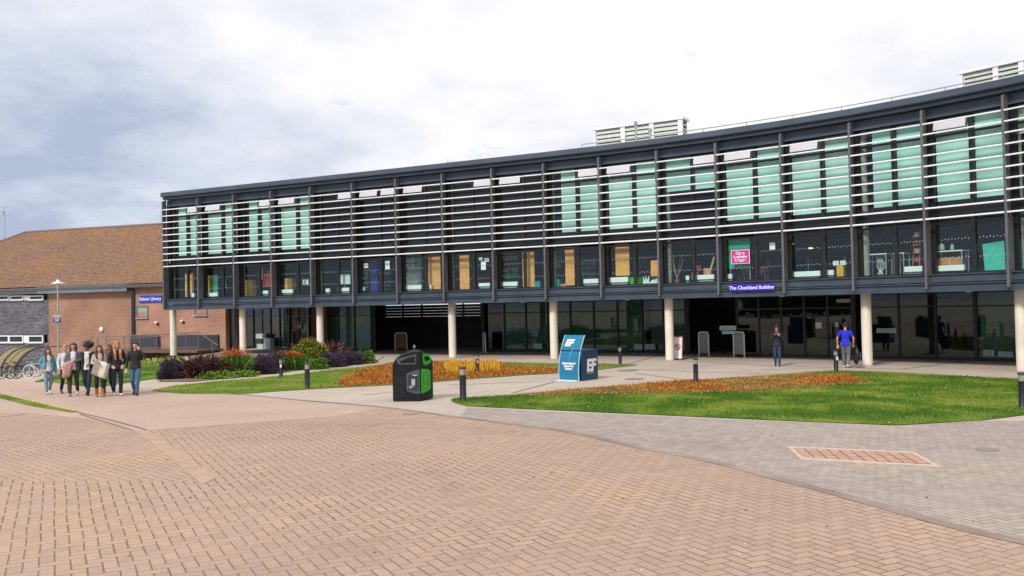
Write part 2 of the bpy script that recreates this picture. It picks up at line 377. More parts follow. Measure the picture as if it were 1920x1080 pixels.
# ------------------------------------------------------------------ shared materials
steel = mat('slate_grey_steel', (.052, .074, .104), .42, .0, .18, 1.2)
steel_lt = mat('pale_grey_steel', (.125, .125, .14), .5, .0, .15, 2.)
blacks = mat('black_frame', (.012, .015, .018), .4, 0, .1)
white = mat('white_paint', (.80, .80, .82), .4, 0, .04)
louv = mat('louvre_white', (.86, .86, .89), .35, .1, .05)
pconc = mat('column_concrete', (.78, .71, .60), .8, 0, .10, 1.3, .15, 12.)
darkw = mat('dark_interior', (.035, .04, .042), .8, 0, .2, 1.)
midw = mat('dim_interior', (.16, .18, .17), .8, 0, .2, .8)
soff = mat('soffit_board', (.06, .07, .08), .7, 0, .1, 2.)
lowu = mat('pale_radiator', (.78, .86, .83), .5, 0, .05)
woodp = mat('ochre_plywood', (.78, .38, .10), .55, 0, .12, 5.)
blinds = [mat('mint_blind_%d' % k, c_, .8, 0, .16, .55) for k, c_ in enumerate(((.46, .74, .68), (.52, .76, .72), (.42, .70, .66)))]
glz = glass('green_glass', (.88, .97, .94), 1.0)
glz_g = glass('ground_glass', (.50, .68, .60), .85)
greyt = mat('galvanised_steel', (.42, .44, .47), .45, .6, .1)
concrete = mat('pale_concrete', (.42, .39, .36), .85, 0, .1, 1.5)

# ================================================================== SETTING
def sheet(name, pts, z, m, kind='structure', world_pts=False, extra=None):
    P = [V((p[0], p[1], 0)) if world_pts else gp(*p) for p in pts]
    b = bmesh.new(); vs = [b.verts.new((p.x, p.y, 0)) for p in P]; b.faces.new(vs)
    bmesh.ops.triangulate(b, faces=b.faces[:])
    for co, no in (((-19.5, 0, 0), (1, 0, 0)), ((0, 20, 0), (0, 1, 0))):
        bmesh.ops.bisect_plane(b, geom=b.verts[:] + b.edges[:] + b.faces[:], plane_co=co, plane_no=no)
    for v in b.verts: v.co.z = Hz(v.co.x, v.co.y + 1e-6) + z
    bmesh.ops.recalc_face_normals(b, faces=b.faces)
    for f in b.faces:
        if f.normal.z < 0: f.normal_flip()
    me = D.meshes.new(name); b.to_mesh(me); b.free()
    o = link(name, me, m); o['kind'] = kind; return o
def smoothpx(pts, n=6):                                       # Catmull-Rom through pixel points
    out = []
    for i in range(len(pts) - 1):
        p0, p1, p2, p3 = (V(pts[max(0, min(len(pts) - 1, k))]) for k in (i - 1, i, i + 1, i + 2))
        for s in range(n):
            t = s / n; out.append(tuple(.5 * ((2 * p1) + (p2 - p0) * t + (2 * p0 - 5 * p1 + 4 * p2 - p3) * t * t + (3 * p1 - p0 - 3 * p2 + p3) * t ** 3)))
    out.append(pts[-1]); return out

m_ground = ground_mat('pale_path', (.40, .335, .285), (.50, .425, .365), 70., .5)
m_pink = ground_mat('pink_paving', (.40, .285, .23), (.47, .35, .29), 45., .4)
g = MB()                                                       # ground to the horizon, falling away on the far left
xs = [-900, -60, -19.5, 900]; ys = [-900, 20, 900]
def gv(x, y): return (x, y, Hz(max(x, -60), y))
for a, b in zip(xs, xs[1:]):
    for c, d in zip(ys, ys[1:]):
        q = 1e-4
        g.quad((a, c, Hz(max(a, -60), c + q)), (b, c, Hz(max(b, -60), c + q)), (b, d, Hz(max(b, -60), d - q)), (a, d, Hz(max(a, -60), d - q)))
g.build('ground', m_ground, kind='structure')

BRK = [(0, (.385, .265, .205)), (.3, (.415, .29, .222)), (.6, (.43, .305, .225)), (.8, (.415, .29, .238)), (1, (.455, .32, .235))]
m_brick = herring('red_block_paving', BRK, .155, R(27.5), .075, (.11, .065, .04))
m_brick2 = herring('red_block_paving_turned', BRK, .155, R(46), .075, (.13, .085, .05))
m_grey = herring('grey_block_paving', [(0, (.32, .27, .245)), (.5, (.365, .31, .28)), (1, (.41, .345, .31))], .12, R(22), .07, (.14, .115, .10), jstr=1.)
m_kerb = mat('drain_strip', (.29, .215, .185), .85, 0, .22, .9, .2, 25.)
curve = smoothpx([(300, 733), (380, 737), (463, 741), (578, 752), (720, 764), (860, 783), (970, 797), (1081, 813), (1191, 838), (1302, 859), (1390, 880), (1467, 901), (1550, 922), (1633, 945), (1799, 991), (1920, 1018), (2100, 1052)])
cw = [gp(*p) for p in curve]; cwl = [(p.x, p.y) for p in cw]
near = [(9, 5), (9, -30), (-40, -30), (-40, 14)]
# smooth pink court, then herringbone field on top of it
sheet('paved_court', cwl + near + [tuple(gp(-60, 725).xy)] + [tuple(gp(*p).xy) for p in ((0, 712), (60, 717), (175, 727), (205, 724), (293, 727))], .004, m_pink, world_pts=True)
i0 = min(range(len(curve)), key=lambda k: abs(curve[k][0] - 720))
sheet('block_paving', cwl[i0:] + near + [tuple(gp(-80, 903).xy)] + [tuple(gp(*p).xy) for p in ((0, 903), (370, 903), (377, 910), (407, 897), (360, 863), (317, 833), (277, 807), (480, 792), (620, 782))], .008, m_brick, world_pts=True)
sheet('block_paving_turned', [(-80, 903), (0, 903), (370, 903), (350, 887), (320, 860), (283, 830), (247, 807), (180, 787), (60, 775), (-80, 772)], .008, m_brick2)
sheet('header_course', [(371, 902), (377, 910), (407, 897), (360, 863), (317, 833), (277, 807), (247, 807), (283, 830), (320, 860), (350, 887)], .012, mat('sand_course', (.42, .28, .195), .85, 0, .1, 2., .15, 40.))
# grey block paving right of the curved drain
i1 = min(range(len(curve)), key=lambda k: abs(curve[k][0] - 860))
sheet('grey_paving', cwl[i1:] + [(30, 8), (30, 22)] + [tuple(gp(*p).xy) for p in ((2100, 790), (1850, 789), (1683, 799), (1302, 784), (1081, 774), (876, 765))], .006, m_grey, world_pts=True)
for a, b, w in ((i0 - 20 if i0 > 20 else 0, len(cw) - 1, .22),):
    st = MB(); L_, R_ = [], []
    for k in range(a, b + 1):
        d = (cw[min(k + 1, b)] - cw[max(k - 1, a)]).normalized(); n = V((-d.y, d.x, 0)); ww = w * (.35 + .65 * min(1, (k - a) / 35))
        L_.append(cw[k] + n * ww / 2 + V((0, 0, .014))); R_.append(cw[k] - n * ww / 2 + V((0, 0, .014)))
    for k in range(len(L_) - 1): st.quad(L_[k], R_[k], R_[k + 1], L_[k + 1])
    o = st.build('drain_strip', m_kerb, kind='structure')
# thin joints in the slabs by the building and the grass seam at the far left
jm = mat('joint_dark', (.16, .13, .12), .9); jb = MB()
def ribbon(mb, pts, w, z):
    P = [gp(*p) for p in pts]
    for a, b in zip(P, P[1:]):
        d = (b - a).normalized(); n = V((-d.y, d.x, 0)) * w / 2; u = V((0, 0, z)); mb.quad(a + n + u, a - n + u, b - n + u, b + n + u)
for pts in ([(1180, 692.5), (1300, 697), (1467, 702)], [(1150, 690), (1245, 664)], [(1267, 676), (1451, 686), (1700, 692.5)], [(1640, 686), (1690, 676)], [(1691, 692.5), (1804, 678)], [(860, 672), (960, 667)], [(560, 687), (640, 679)], [(840, 722), (1000, 716)], [(960, 737), (1040, 716)], [(1190, 700), (1290, 713)], [(680, 741), (735, 735)], [(1430, 693), (1560, 690)], [(720, 668), (700, 682)]): ribbon(jb, pts, .09, .005)
for pts in ([(0, 783), (50, 777)], [(150, 777), (247, 807)], [(140, 772), (215, 790), (277, 807)]): ribbon(jb, pts, .05, .0145)
jb.build('slab_joints', jm, kind='structure')
yl = MB(); ribbon(yl, [(0, 738.5), (70, 754), (140, 771)], .16, .010); yl.build('worn_yellow_line', mat('worn_yellow', (.55, .42, .17), .9, 0, .3, 8.), kind='structure')

# lawns -----------------------------------------------------------
def lawn_mat(name, a, b, c):
    m = D.materials.new(name); m.use_nodes = True; t = m.node_tree; bs = t.nodes['Principled BSDF']; L = t.links.new
    bs.inputs['Roughness'].default_value = .95; bs.inputs['Specular IOR Level'].default_value = .1
    ge = N(t, 'ShaderNodeNewGeometry'); at = N(t, 'ShaderNodeAttribute', attribute_name='rnd')
    n1 = N(t, 'ShaderNodeTexNoise', i_Scale=.55, i_Detail=5.0, i_Roughness=.6, i_Distortion=.3); L(ge.outputs['Position'], n1.inputs['Vector'])
    r = ramp(t, [(.36, a), (.47, b), (.60, c)])
    f = math_(t, 'ADD', n1.outputs[0], math_(t, 'MULTIPLY_ADD', at.outputs['Fac'], .22, -.11)); L(f, r.inputs[0]); L(r.outputs[0], bs.inputs['Base Color'])
    n2 = N(t, 'ShaderNodeTexNoise', i_Scale=25., i_Detail=5.0); L(ge.outputs['Position'], n2.inputs['Vector'])
    bp = N(t, 'ShaderNodeBump', i_Strength=.8, i_Distance=.04); L(n2.outputs[0], bp.inputs['Height']); L(bp.outputs[0], bs.inputs['Normal'])
    return m
m_lawnB = lawn_mat('lawn_green', (.05, .12, .012), (.115, .205, .02), (.25, .26, .055))
m_lawnA = lawn_mat('lawn_dry', (.10, .19, .022), (.19, .235, .035), (.29, .27, .075))
def lawn(name, pts, m, n, h=.05):
    sheet(name, pts, .016, m)
    P = [gp(*p) for p in pts]; q = scatter(P, n) + np.random.randn(n, 2) * .06; z = np.array([Hz(*a) for a in q]) + .014
    d = np.random.randn(n, 3) * .45; d[:, 2] = 1; d /= np.linalg.norm(d, axis=1)[:, None]
    o = blades('grass', np.c_[q, z], d, h * (.5 + np.random.rand(n)), .016, m, kind='stuff')
    o['label'] = 'short mown grass blades'; return o
rim = smoothpx([(853, 756), (847, 752), (853, 747), (910, 744), (978, 740), (1080, 731), (1180, 723), (1261, 716.5), (1330, 712.5), (1397, 708), (1478, 702.5), (1519, 698), (1568, 696), (1633, 697.5), (1700, 700.5), (1767, 704), (1909, 711), (2060, 719)], 3)
lawnB = rim + [(2060, 772), (1920, 779), (1848, 788), (1683, 798), (1522, 791.5), (1302, 781.7), (1081, 771.8), (876, 762)]
lawn('lawn', lawnB, m_lawnB, 60000)
lawnA = [(283, 733), (326, 724), (400, 716), (486, 709), (550, 703), (624, 693.5), (680, 688.5), (734, 682), (810, 677), (924, 679), (1046, 682.5), (1127, 682.5), (1195, 684.7), (1165, 688.5), (1130, 693), (1048, 700), (978, 704), (870, 712), (810, 717), (734, 722.5), (680, 725), (640, 727), (577, 730.5), (500, 735.5), (463, 738.5), (340, 738.5)]
lawn('lawn', lawnA, m_lawnA, 30000)
lawnC = [(63, 717), (106, 703), (180, 690), (262, 671), (344, 670), (352, 690), (330, 700), (293, 710), (204, 723.5), (173, 727)]
lawn('lawn', lawnC, m_lawnB, 15000)
lawn('grass_verge', [(-60, 727), (0, 739), (70, 756), (143, 773), (135, 774), (60, 762), (0, 747), (-60, 738)], m_lawnA, 2500, .03)
# daisies and leaves lying on the lawn
def specks(name, pts, n, r, m, z=.06):
    q = scatter([gp(*p) for p in pts], n); s = MB()
    for x, y in q:
        rr = r * random.uniform(.6, 1.4); s.lathe([(rr, 0), (rr * .5, rr * .5)], (x, y, Hz(x, y) + z * random.uniform(.7, 1.2)), 5)
    o = s.build(name, m, kind='stuff'); return o
o = specks('daisies', lawnB, 110, .014, mat('daisy_white', (.75, .75, .68), .8)); o['label'] = 'white daisies scattered in the grass'
o = specks('yellow_flowers', [(270, 672), (344, 672), (348, 688), (262, 690)], 260, .03, mat('yellow_petal', (.62, .58, .16), .8), .14); o['label'] = 'pale yellow flowers in the far lawn'
o = specks('fallen_leaves', [(200, 800), (1500, 800), (1900, 900), (1900, 1075), (0, 1075)], 55, .018, mat('dead_leaf', (.16, .09, .04), .9), .012); o['label'] = 'crumbs of dead leaf on the paving'

# rust coloured ground cover in the beds
def bed(name, pts, stops, n, h, label, soil=(.25, .12, .05)):
    sheet('bed_soil', pts, .021, mat('bed_soil_%s' % name, soil, .95, 0, .35, 3., .4, 20.))
    P = [gp(*p) for p in pts]; q = scatter(P, n) + np.random.randn(n, 2) * (.16 + .25 * (np.random.rand(n, 1) < .2)); z = np.array([Hz(*a) for a in q]) + .03
    f = .5 + .5 * np.sin(q[:, 0] * 2.3 + np.sin(q[:, 1] * 1.7)) * np.sin(q[:, 1] * 2.9); hh = h * (.45 + .55 * f) * (.5 + .7 * np.random.rand(n))
    d = np.random.randn(n, 3) * .4; d[:, 2] = 1; d /= np.linalg.norm(d, axis=1)[:, None]
    rn = np.clip(.5 + .32 * (f - .5) + .27 * np.random.randn(n), 0, 1)
    o = blades(name, np.c_[q, z], d, hh, .028, attr_mat('rust_leaves_%s%d' % (name, n), stops, .8), rn, bend=.15, kind='stuff'); o['label'] = label
RUST = [(0, (.14, .035, .010)), (.35, (.34, .085, .015)), (.6, (.48, .15, .025)), (.85, (.54, .26, .04)), (1, (.50, .40, .08))]
BRN = [(0, (.12, .05, .018)), (.4, (.33, .13, .035)), (.7, (.45, .23, .08)), (1, (.50, .42, .14))]
bed('ground_cover', [(640, 726), (655, 710), (690, 695), (734, 684), (820, 681), (930, 683), (945, 690), (1048, 693), (1048, 699.5), (978, 703), (870, 711), (810, 716), (734, 721.5), (680, 724)], RUST, 26000, .20, 'orange rust coloured ground cover in the bed behind the litter bin')
bed('ground_cover', [(962, 743), (1080, 731), (1180, 724), (1261, 717.5), (1400, 709.5), (1480, 704), (1560, 706), (1603, 711), (1603, 719), (1532, 725), (1424, 734), (1315, 737), (1180, 739)], BRN, 20000, .08, 'brown ground cover at the edge of the large lawn')
bed('ground_cover', [(1230, 722), (1300, 715), (1350, 718), (1360, 732), (1290, 736), (1210, 736)], RUST, 5000, .12, 'orange ground cover around the bollard on the large lawn')
bed('ground_cover', [(1500, 708), (1570, 705), (1603, 710), (1603, 719), (1540, 724), (1500, 722)], RUST, 3500, .15, 'orange ground cover at the right tip of the brown bed')
q = scatter([gp(*p) for p in [(830, 690), (930, 686), (940, 700), (840, 706)]], 900)
o = blades('yellow_stalks', np.c_[q, np.full(900, .05)], np.tile([0, 0, 1.], (900, 1)) + np.random.randn(900, 3) * .1, .42 * (.5 + .6 * np.random.rand(900)), .03, attr_mat('yellow_stalk', [(0, (.5, .2, .02)), (1, (.75, .5, .04))]), kind='stuff'); o['label'] = 'tall yellow flower stalks in the orange bed'
sheet('shrub_bed_soil', [(296, 716), (330, 703), (420, 690), (560, 672), (690, 672), (702, 681), (600, 690), (470, 706), (360, 716)], .03, mat('bark_soil', (.22, .13, .09), .95, 0, .3, 4., .4, 20.))

# inspection cover with block infill
def cover():
    P = [gp(*p) for p in ((1476, 838.5), (1713, 849), (1763, 876.5), (1500, 862))]; c = sum(P, V()) / 4
    t = thing('inspection_cover', 'large pale framed inspection cover filled with pink paving blocks', 'manhole cover', (c.x, c.y, 0))
    u = (P[1] - P[0]); v = (P[3] - P[0]); fr = MB(); w = .06
    Q = [P[0] + u * .035 + v * .1, P[1] - u * .035 + v * .1, P[2] - u * .035 - v * .1, P[3] + u * .035 - v * .1]
    for a in range(4):
        b = (a + 1) % 4
        fr.hexa([P[a] + V((0, 0, .006)), P[b] + V((0, 0, .006)), Q[b] + V((0, 0, .006)), Q[a] + V((0, 0, .006))], [P[a] + V((0, 0, .020)), P[b] + V((0, 0, .020)), Q[b] + V((0, 0, .020)), Q[a] + V((0, 0, .020))])
    fr.build('frame', mat('cover_frame', (.56, .43, .36), .6, 0, .1), t, True)
    bl = MB(); uu = (Q[1] - Q[0]); vv = (Q[3] - Q[0])
    for i in range(10):
        for j in range(3):
            a = Q[0] + uu * ((i + .06) / 10) + vv * ((j + .04) / 3); b = uu * (.88 / 10); d = vv * (.90 / 3)
            bl.hexa([p + V((0, 0, .008)) for p in (a, a + b, a + b + d, a + d)], [p + V((0, 0, .017)) for p in (a, a + b, a + b + d, a + d)])
    bl.build('infill_blocks', mat('cover_infill', (.46, .28, .22), .85, 0, .2, 7.), t, True)
    bb = MB(); bb.quad(*[p + V((0, 0, .0105)) for p in Q]); bb.build('tray', mat('cover_tray', (.13, .05, .03), .9), t, True)
cover()
for px, py, r, lb in ((1176, 695, .42, 'round dark cover in the pale path just right of the blue display box'), (1189, 711, .36, 'round dark cover in the pale path nearest the orange bed'), (770, 777, .22, 'small dark drain cover in the paving in front of the litter bin'), (1850, 844, .2, 'small round grey cover in the grey paving near the right edge')):
    p = gp(px, py); t = thing('drain_cover', lb, 'drain cover', (p.x, p.y, 0), 0, 'small drain covers')
    MB().lathe([(r, .006), (r, .014), (r - .05, .014), (r - .05, .010)], (0, 0, 0), 24).build('rim', mat('cover_iron', (.20, .17, .15), .7), t)
    MB().lathe([(r - .05, .008), (r - .05, .013)], (0, 0, 0), 24).build('lid', mat('cover_lid', (.26, .22, .19), .8, 0, .2, 9.), t)

# wooded bank on the far side of the court, behind the viewer
n = 26000; q = np.random.rand(n, 3); ang = R(200) + q[:, 0] * R(140); rr = 75 + 12 * q[:, 1]; hh = 5.5 + 2 * np.sin(ang * 9) + 1.5 * np.sin(ang * 23 + 1)
pos = np.c_[rr * np.cos(ang), rr * np.sin(ang), hh * q[:, 2] ** .8]; d = np.random.randn(n, 3); d[:, 2] = np.abs(d[:, 2]); d /= np.linalg.norm(d, axis=1)[:, None]
o = blades('far_wood', pos, d, 1.6, 1.5, attr_mat('far_leaf', [(0, (.02, .045, .012)), (1, (.07, .12, .03))]), kind='stuff'); o['label'] = 'belt of trees on the far side of the court'
# ================================================================== GLAZED BUILDING
ZB, ZT = 2.95, 10.08
root = thing('glazed_building', 'long curved two storey glazed building raised on round pale columns with white sun louvres', 'building', (FP[8].x, FP[8].y, 0))
def part(mb, name, m, parent=root, **k): return mb.build(name, m, parent, True, **k)
LAST = NF - 1
part(MB().strip([(-.12, 10.28), (-.12, 10.52), (.5, 10.56), (.5, 10.40), (.3, 10.24), (-.08, 10.24)], 0, LAST), 'roof_edge', mat('roof_fascia', (.075, .10, .135), .4, .2, .12, .8))
part(MB().strip([(.06, 10.08), (.06, 10.22), (.6, 10.22), (.6, 10.08)], 0, LAST), 'eaves_strip', steel)
part(MB().strip([(.40, 9.70), (.40, 10.05), (.62, 10.05), (.62, 9.70)], 0, LAST).strip([(.34, 9.66), (.34, 9.72), (.40, 9.72), (.40, 9.66)], 0, LAST), 'roof_beam', steel)
part(MB().strip([(.5, 10.25), (.5, 10.5), (12., 10.5), (12., 10.25)], 0, LAST), 'roof', mat('roof_felt', (.2, .2, .19), .9))
fb = MB().strip([(.24, 3.32), (.24, 3.62), (.64, 3.62), (.64, 3.32)], 0, LAST).strip([(.16, 3.60), (.16, 3.635), (.24, 3.635), (.24, 3.60)], 0, LAST)
part(fb, 'floor_beam', steel)
part(MB().strip([(.12, 3.245), (.12, 3.285), (.40, 3.285), (.40, 3.245)], 0, LAST).strip([(.20, 2.99), (.20, 3.245), (.40, 3.245), (.40, 2.99)], 0, LAST), 'floor_beam', steel)
part(MB().strip([(.10, 2.95), (.10, 2.99), (.42, 2.99), (.42, 2.95)], 0, LAST), 'bottom_flange', steel)
part(MB().strip([(.42, 3.02), (.42, 3.10), (12.5, 3.10), (12.5, 3.02)], 0, LAST), 'soffit', soff)
part(MB().strip([(.64, 3.3), (.64, 3.5), (12., 3.5), (12., 3.3)], 0, LAST), 'floor_slab', midw)
part(MB().strip([(.70, 5.98), (.70, 6.22), (12., 6.22), (12., 5.98)], 0, LAST), 'upper_floor_slab', mat('slab_edge', (.09, .09, .095), .8))
part(MB().strip([(.70, 9.72), (.70, 9.86), (12., 9.86), (12., 9.72)], 0, LAST), 'ceiling', midw)
part(MB().strip([(7.5, 3.5), (7.5, 5.98), (7.6, 5.98), (7.6, 3.5)], 0, LAST).strip([(7.5, 6.22), (7.5, 9.72), (7.6, 9.72), (7.6, 6.22)], 0, LAST), 'inner_wall', midw)
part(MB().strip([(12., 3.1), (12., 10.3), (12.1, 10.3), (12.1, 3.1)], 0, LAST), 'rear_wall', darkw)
# end wall at the left corner: a glazed return
ew = MB(); n0 = NM[0].to_3d() if False else V((NM[0].x, NM[0].y, 0)); d0 = V((FP[1].x - FP[0].x, FP[1].y - FP[0].y, 0)).normalized()
for s in (1.2, 3.4, 5.6, 7.8, 10., 12.):
    p = fo(0, s); ew.box((p.x + d0.x * .06, p.y + d0.y * .06, 6.65), (.12, .14, 6.9), math.atan2(d0.y, d0.x))
for z in (3.5, 6.1, 9.7):
    a, b = fo(0, .6), fo(0, 12.); c = (a + b) / 2; ew.box((c.x + d0.x * .06, c.y + d0.y * .06, z), (.1, 11.4, .25), math.atan2(d0.y, d0.x))
part(ew, 'end_frame', steel)
a, b = fo(0, .6), fo(0, 12.); part(MB().quad(V((a.x + d0.x * .05, a.y + d0.y * .05, 3.5)), V((b.x + d0.x * .05, b.y + d0.y * .05, 3.5)), V((b.x + d0.x * .05, b.y + d0.y * .05, 9.8)), V((a.x + d0.x * .05, a.y + d0.y * .05, 9.8))), 'end_panel', mat('end_cladding', (.05, .065, .07), .5))
# fins
for i in range(NF):
    a = NM[i].normalized(); d = V((-a.y, a.x)) * -1; P = FP[i]; f = MB(); T = .045
    def pt(ins, s, z): return V((P.x + a.x * ins + d.x * s, P.y + a.y * ins + d.y * s, z))
    def plate(pr, t):
        n = len(pr); f.add([pt(u, -t, z) for u, z in pr] + [pt(u, t, z) for u, z in pr], [tuple(range(n)), tuple(range(2 * n - 1, n - 1, -1))] + [(k, n + k, n + (k + 1) % n, (k + 1) % n) for k in range(n)])
    plate([(0, ZB + .12), (0, ZT - .12), (.30, ZT), (.30, 5.66), (.44, 5.6), (.44, ZB), (.22, ZB)], T)
    part(f, 'fin', steel_lt)
    br = MB(); br.hexa([pt(.40, -.03, 3.63), pt(.40, .03, 3.63), pt(.50, .03, 3.63), pt(.50, -.03, 3.63)], [pt(.40, -.03, 9.66), pt(.40, .03, 9.66), pt(.50, .03, 9.66), pt(.50, -.03, 9.66)])
    part(br, 'fin_post', blacks)
# louvres, one screen of ten blades per bay
for i in range(LAST):
    m = MB()
    for k in range(10):
        z = 5.75 + .407 * k; pr = [(-.03, z - .028), (-.04, z), (-.02, z + .028), (.06, z + .045), (.07, z + .028), (.02, z - .018)]
        o_ = len(m.v); n = len(pr)
        for u in (i + .017, i + .983):
            for ins, zz in pr: m.v.append(tuple(fo(u, ins, zz)))
        m.f += [(o_ + q, o_ + (q + 1) % n, o_ + n + (q + 1) % n, o_ + n + q) for q in range(n)] + [tuple(o_ + q for q in range(n)), tuple(o_ + n + q for q in range(n - 1, -1, -1))]
    part(m, 'sun_louvre', louv)
# windows: two storeys in each bay
GI = .60
def bar(m, u0, u1, z0, z1, i0=GI - .05, i1=GI + .05):
    m.hexa([fo(u0, i0, z0), fo(u1, i0, z0), fo(u1, i1, z0), fo(u0, i1, z0)], [fo(u0, i0, z1), fo(u1, i0, z1), fo(u1, i1, z1), fo(u0, i1, z1)])
full = {0, 1, 2, 3, 9, 10, 12, 13, 14, 15}
vents_up = {0: (1,), 1: (0,), 2: (1,), 3: (0,), 4: (1,), 5: (0, 1), 6: (0,), 7: (1,), 8: (0,), 9: (1,), 10: (0,), 11: (1,), 12: (0,), 13: (0,), 14: (), 15: (0,), 16: ()}
vents_lo = {0: (1,), 1: (0,), 2: (1,), 3: (0,), 4: (1,), 5: (0, 1), 6: (0,), 7: (1,), 8: (0,), 9: (1,), 10: (0,), 11: (1,), 12: (0,)}
ventm = mat('vent_sky_pale', (.60, .60, .68), .3, 0, .03); spand = mat('spandrel_glass', (.018, .022, .026), .25)  # tilted vent panes: the reflected sky is painted as an opaque pale colour
dotm = mat('dot_marks', (.45, .52, .50), .6)
for i in range(LAST):
    mid = .53
    for st, (z0, z1, tr) in enumerate(((3.635, 5.98, 5.60), (6.22, 9.70, 8.98))):
        f = MB()
        bar(f, i, i + .062, z0, z1, GI - .07, GI + .09); bar(f, i + .975, i + 1, z0, z1, GI - .07, GI + .09)
        bar(f, i + mid - .024, i + mid + .024, z0, z1, GI - .06, GI + .06)
        bar(f, i + .062, i + mid - .024, z0, z0 + .07); bar(f, i + mid + .024, i + .975, z0, z0 + .07)
        bar(f, i + .062, i + mid - .024, z1 - .07, z1); bar(f, i + mid + .024, i + .975, z1 - .07, z1)
        bar(f, i + .062, i + mid - .024, tr - .05, tr + .05); bar(f, i + mid + .024, i + .975, tr - .05, tr + .05)
        w = part(f, 'window', blacks)
        p = MB(); vs = (vents_lo if st == 0 else vents_up).get(i, ())
        for s, (ua, ub) in enumerate(((i + .062, i + mid - .024), (i + mid + .024, i + .975))):
            top = tr if s in vs else z1; w1, w2, w3 = (random.uniform(-.02, .02) for _ in range(3))      # panes never sit perfectly true
            p.quad(fo(ua, GI + w1, z0 + .05), fo(ub, GI + w2, z0 + .05), fo(ub, GI + w2 + w3, top), fo(ua, GI + w1 + w3, top))
            if s in vs:
                q = MB(); q.hexa([fo(ua + .02, GI - .17, tr + .2), fo(ub - .02, GI - .17, tr + .2), fo(ub - .02, GI - .14, tr + .19), fo(ua + .02, GI - .14, tr + .19)], [fo(ua + .02, GI - .09, z1 - .14), fo(ub - .02, GI - .09, z1 - .14), fo(ub - .02, GI - .06, z1 - .14), fo(ua + .02, GI - .06, z1 - .14)])
                q.build('vent', ventm, w, True)
        p.build('pane', glz, w, True)
        if st == 0:
            dm = MB()
            for ua, ub in ((i + .11, i + mid - .05), (i + mid + .05, i + .94)):
                for zz in (4.25, 4.95):
                    for q in range(9):
                        c = fo(ua + (ub - ua) * (q + .5) / 9, GI + .012, zz + .03 * (q % 2)); dm.box(c, (.035, .004, .035), math.atan2(FP[i + 1].y - FP[i].y, FP[i + 1].x - FP[i].x))
            dm.build('safety_dots', dotm, w, True)
        if st == 1 and (i in full or i in (11, 16)):
            zl = 6.46 if i in full else (8.05 if i == 11 else 8.6)
            q = MB()
            for ua, ub in ((i + .07 + (.15 if i in (0, 2, 9, 14) else 0), i + mid - .028), (i + mid + .028, i + .972)):
                for k in range(12):                            # slack cloth: shallow waves
                    za, zb_ = zl + (9.62 - zl) * k / 12, zl + (9.62 - zl) * (k + 1) / 12; ia, ib = GI + .13 + .035 * (k % 2), GI + .13 + .035 * ((k + 1) % 2)
                    q.quad(fo(ua, ia, za), fo(ub, ia, za), fo(ub, ib, zb_), fo(ua, ib, zb_))
            q.build('blind', blinds[i % 3], w, True)
    f = MB(); bar(f, i, i + 1, 5.98, 6.22, GI + .0, GI + .06); part(f, 'spandrel', spand)
# columns
for ci, ins in ((.06, .85), (2.2, .9), (4.2, .9), (7.1, .85), (9.0, .9), (11.0, .9), (14.0, .95), (16.05, .95)): pass
COLS = [(324.6, 664), (455, 662), (600, 667), (847.5, 670.5), (1038, 672.5), (1254.5, 677), (1624.5, 687.5), (1915, 701)]
for px, py in COLS:
    p, ang, u = fz(px, 600, .92)
    part(MB().lathe([(.205, -.02), (.205, 3.03)], (p.x, p.y, 0), 28), 'column', pconc, smooth=True)
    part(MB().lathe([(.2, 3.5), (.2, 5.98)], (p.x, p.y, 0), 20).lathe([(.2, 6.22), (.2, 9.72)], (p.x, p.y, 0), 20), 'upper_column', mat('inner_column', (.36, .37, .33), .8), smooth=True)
    part(MB().lathe([(.30, .002), (.28, .012)], (p.x, p.y, 0), 24), 'column_base', mat('base_ring', (.30, .26, .22), .9))

# ---- ground floor, set back
def gwall(pts, m_frame=blacks, z1=3.02, mull=1.45, tr=2.35, gm=glz_g, cur=None, curm=None):
    P = [gp(*p) for p in pts]
    for a, b in zip(P, P[1:]):
        L = (b - a).length; n = max(1, round(L / mull)); ang = math.atan2(b.y - a.y, b.x - a.x); f = MB(); d = (b - a) / n
        for k in range(n + 1): c = a + d * k; f.box((c.x, c.y, z1 / 2), (.09, .14, z1), ang)
        c = (a + b) / 2
        for z, h in ((.06, .12), (tr, .07), (z1 - .05, .1)): f.box((c.x, c.y, z), (L, .08, h), ang)
        w = part(f, 'ground_floor_window', m_frame)
        MB().quad(V((a.x, a.y, .1)), V((b.x, b.y, .1)), V((b.x, b.y, z1)), V((a.x, a.y, z1))).build('pane', gm, w, True)
        if cur:
            nn = V((-math.sin(ang), math.cos(ang), 0)); q = MB()
            for u0, u1 in cur:
                e, g_ = a.lerp(b, u0) + nn * .5, a.lerp(b, u1) + nn * .5; K = 24
                for k in range(K):
                    o1, o2 = nn * (.05 * (k % 2)), nn * (.05 * ((k + 1) % 2)); s, t_ = e.lerp(g_, k / K) + o1, e.lerp(g_, (k + 1) / K) + o2
                    q.quad(V((s.x, s.y, .05)), V((t_.x, t_.y, .05)), V((t_.x, t_.y, 2.95)), V((s.x, s.y, 2.95)))
            q.build('curtain', curm, w, True)
    return P
curt = mat('grey_green_curtain', (.22, .34, .28), .85, 0, .25, .7)
curt2 = mat('deep_green_curtain', (.15, .29, .22), .85, 0, .3, .6)
gw1 = gwall([(418, 657), (600, 658.5)], steel)
gw2 = gwall([(606, 658.5), (697, 659)], cur=[(0, 1)], curm=curt)
gw3 = gwall([(908, 659.5), (1206, 661.5), (1287, 663)], cur=[(.1, 1)], curm=curt2)
gw4 = gwall([(1384, 668), (1600, 671)], mull=1.1)
gw5 = gwall([(1622, 671.5), (1830, 676.5)]) + gwall([(1833, 676.6), (1990, 681)], cur=[(0, 1)], curm=curt)[1:]
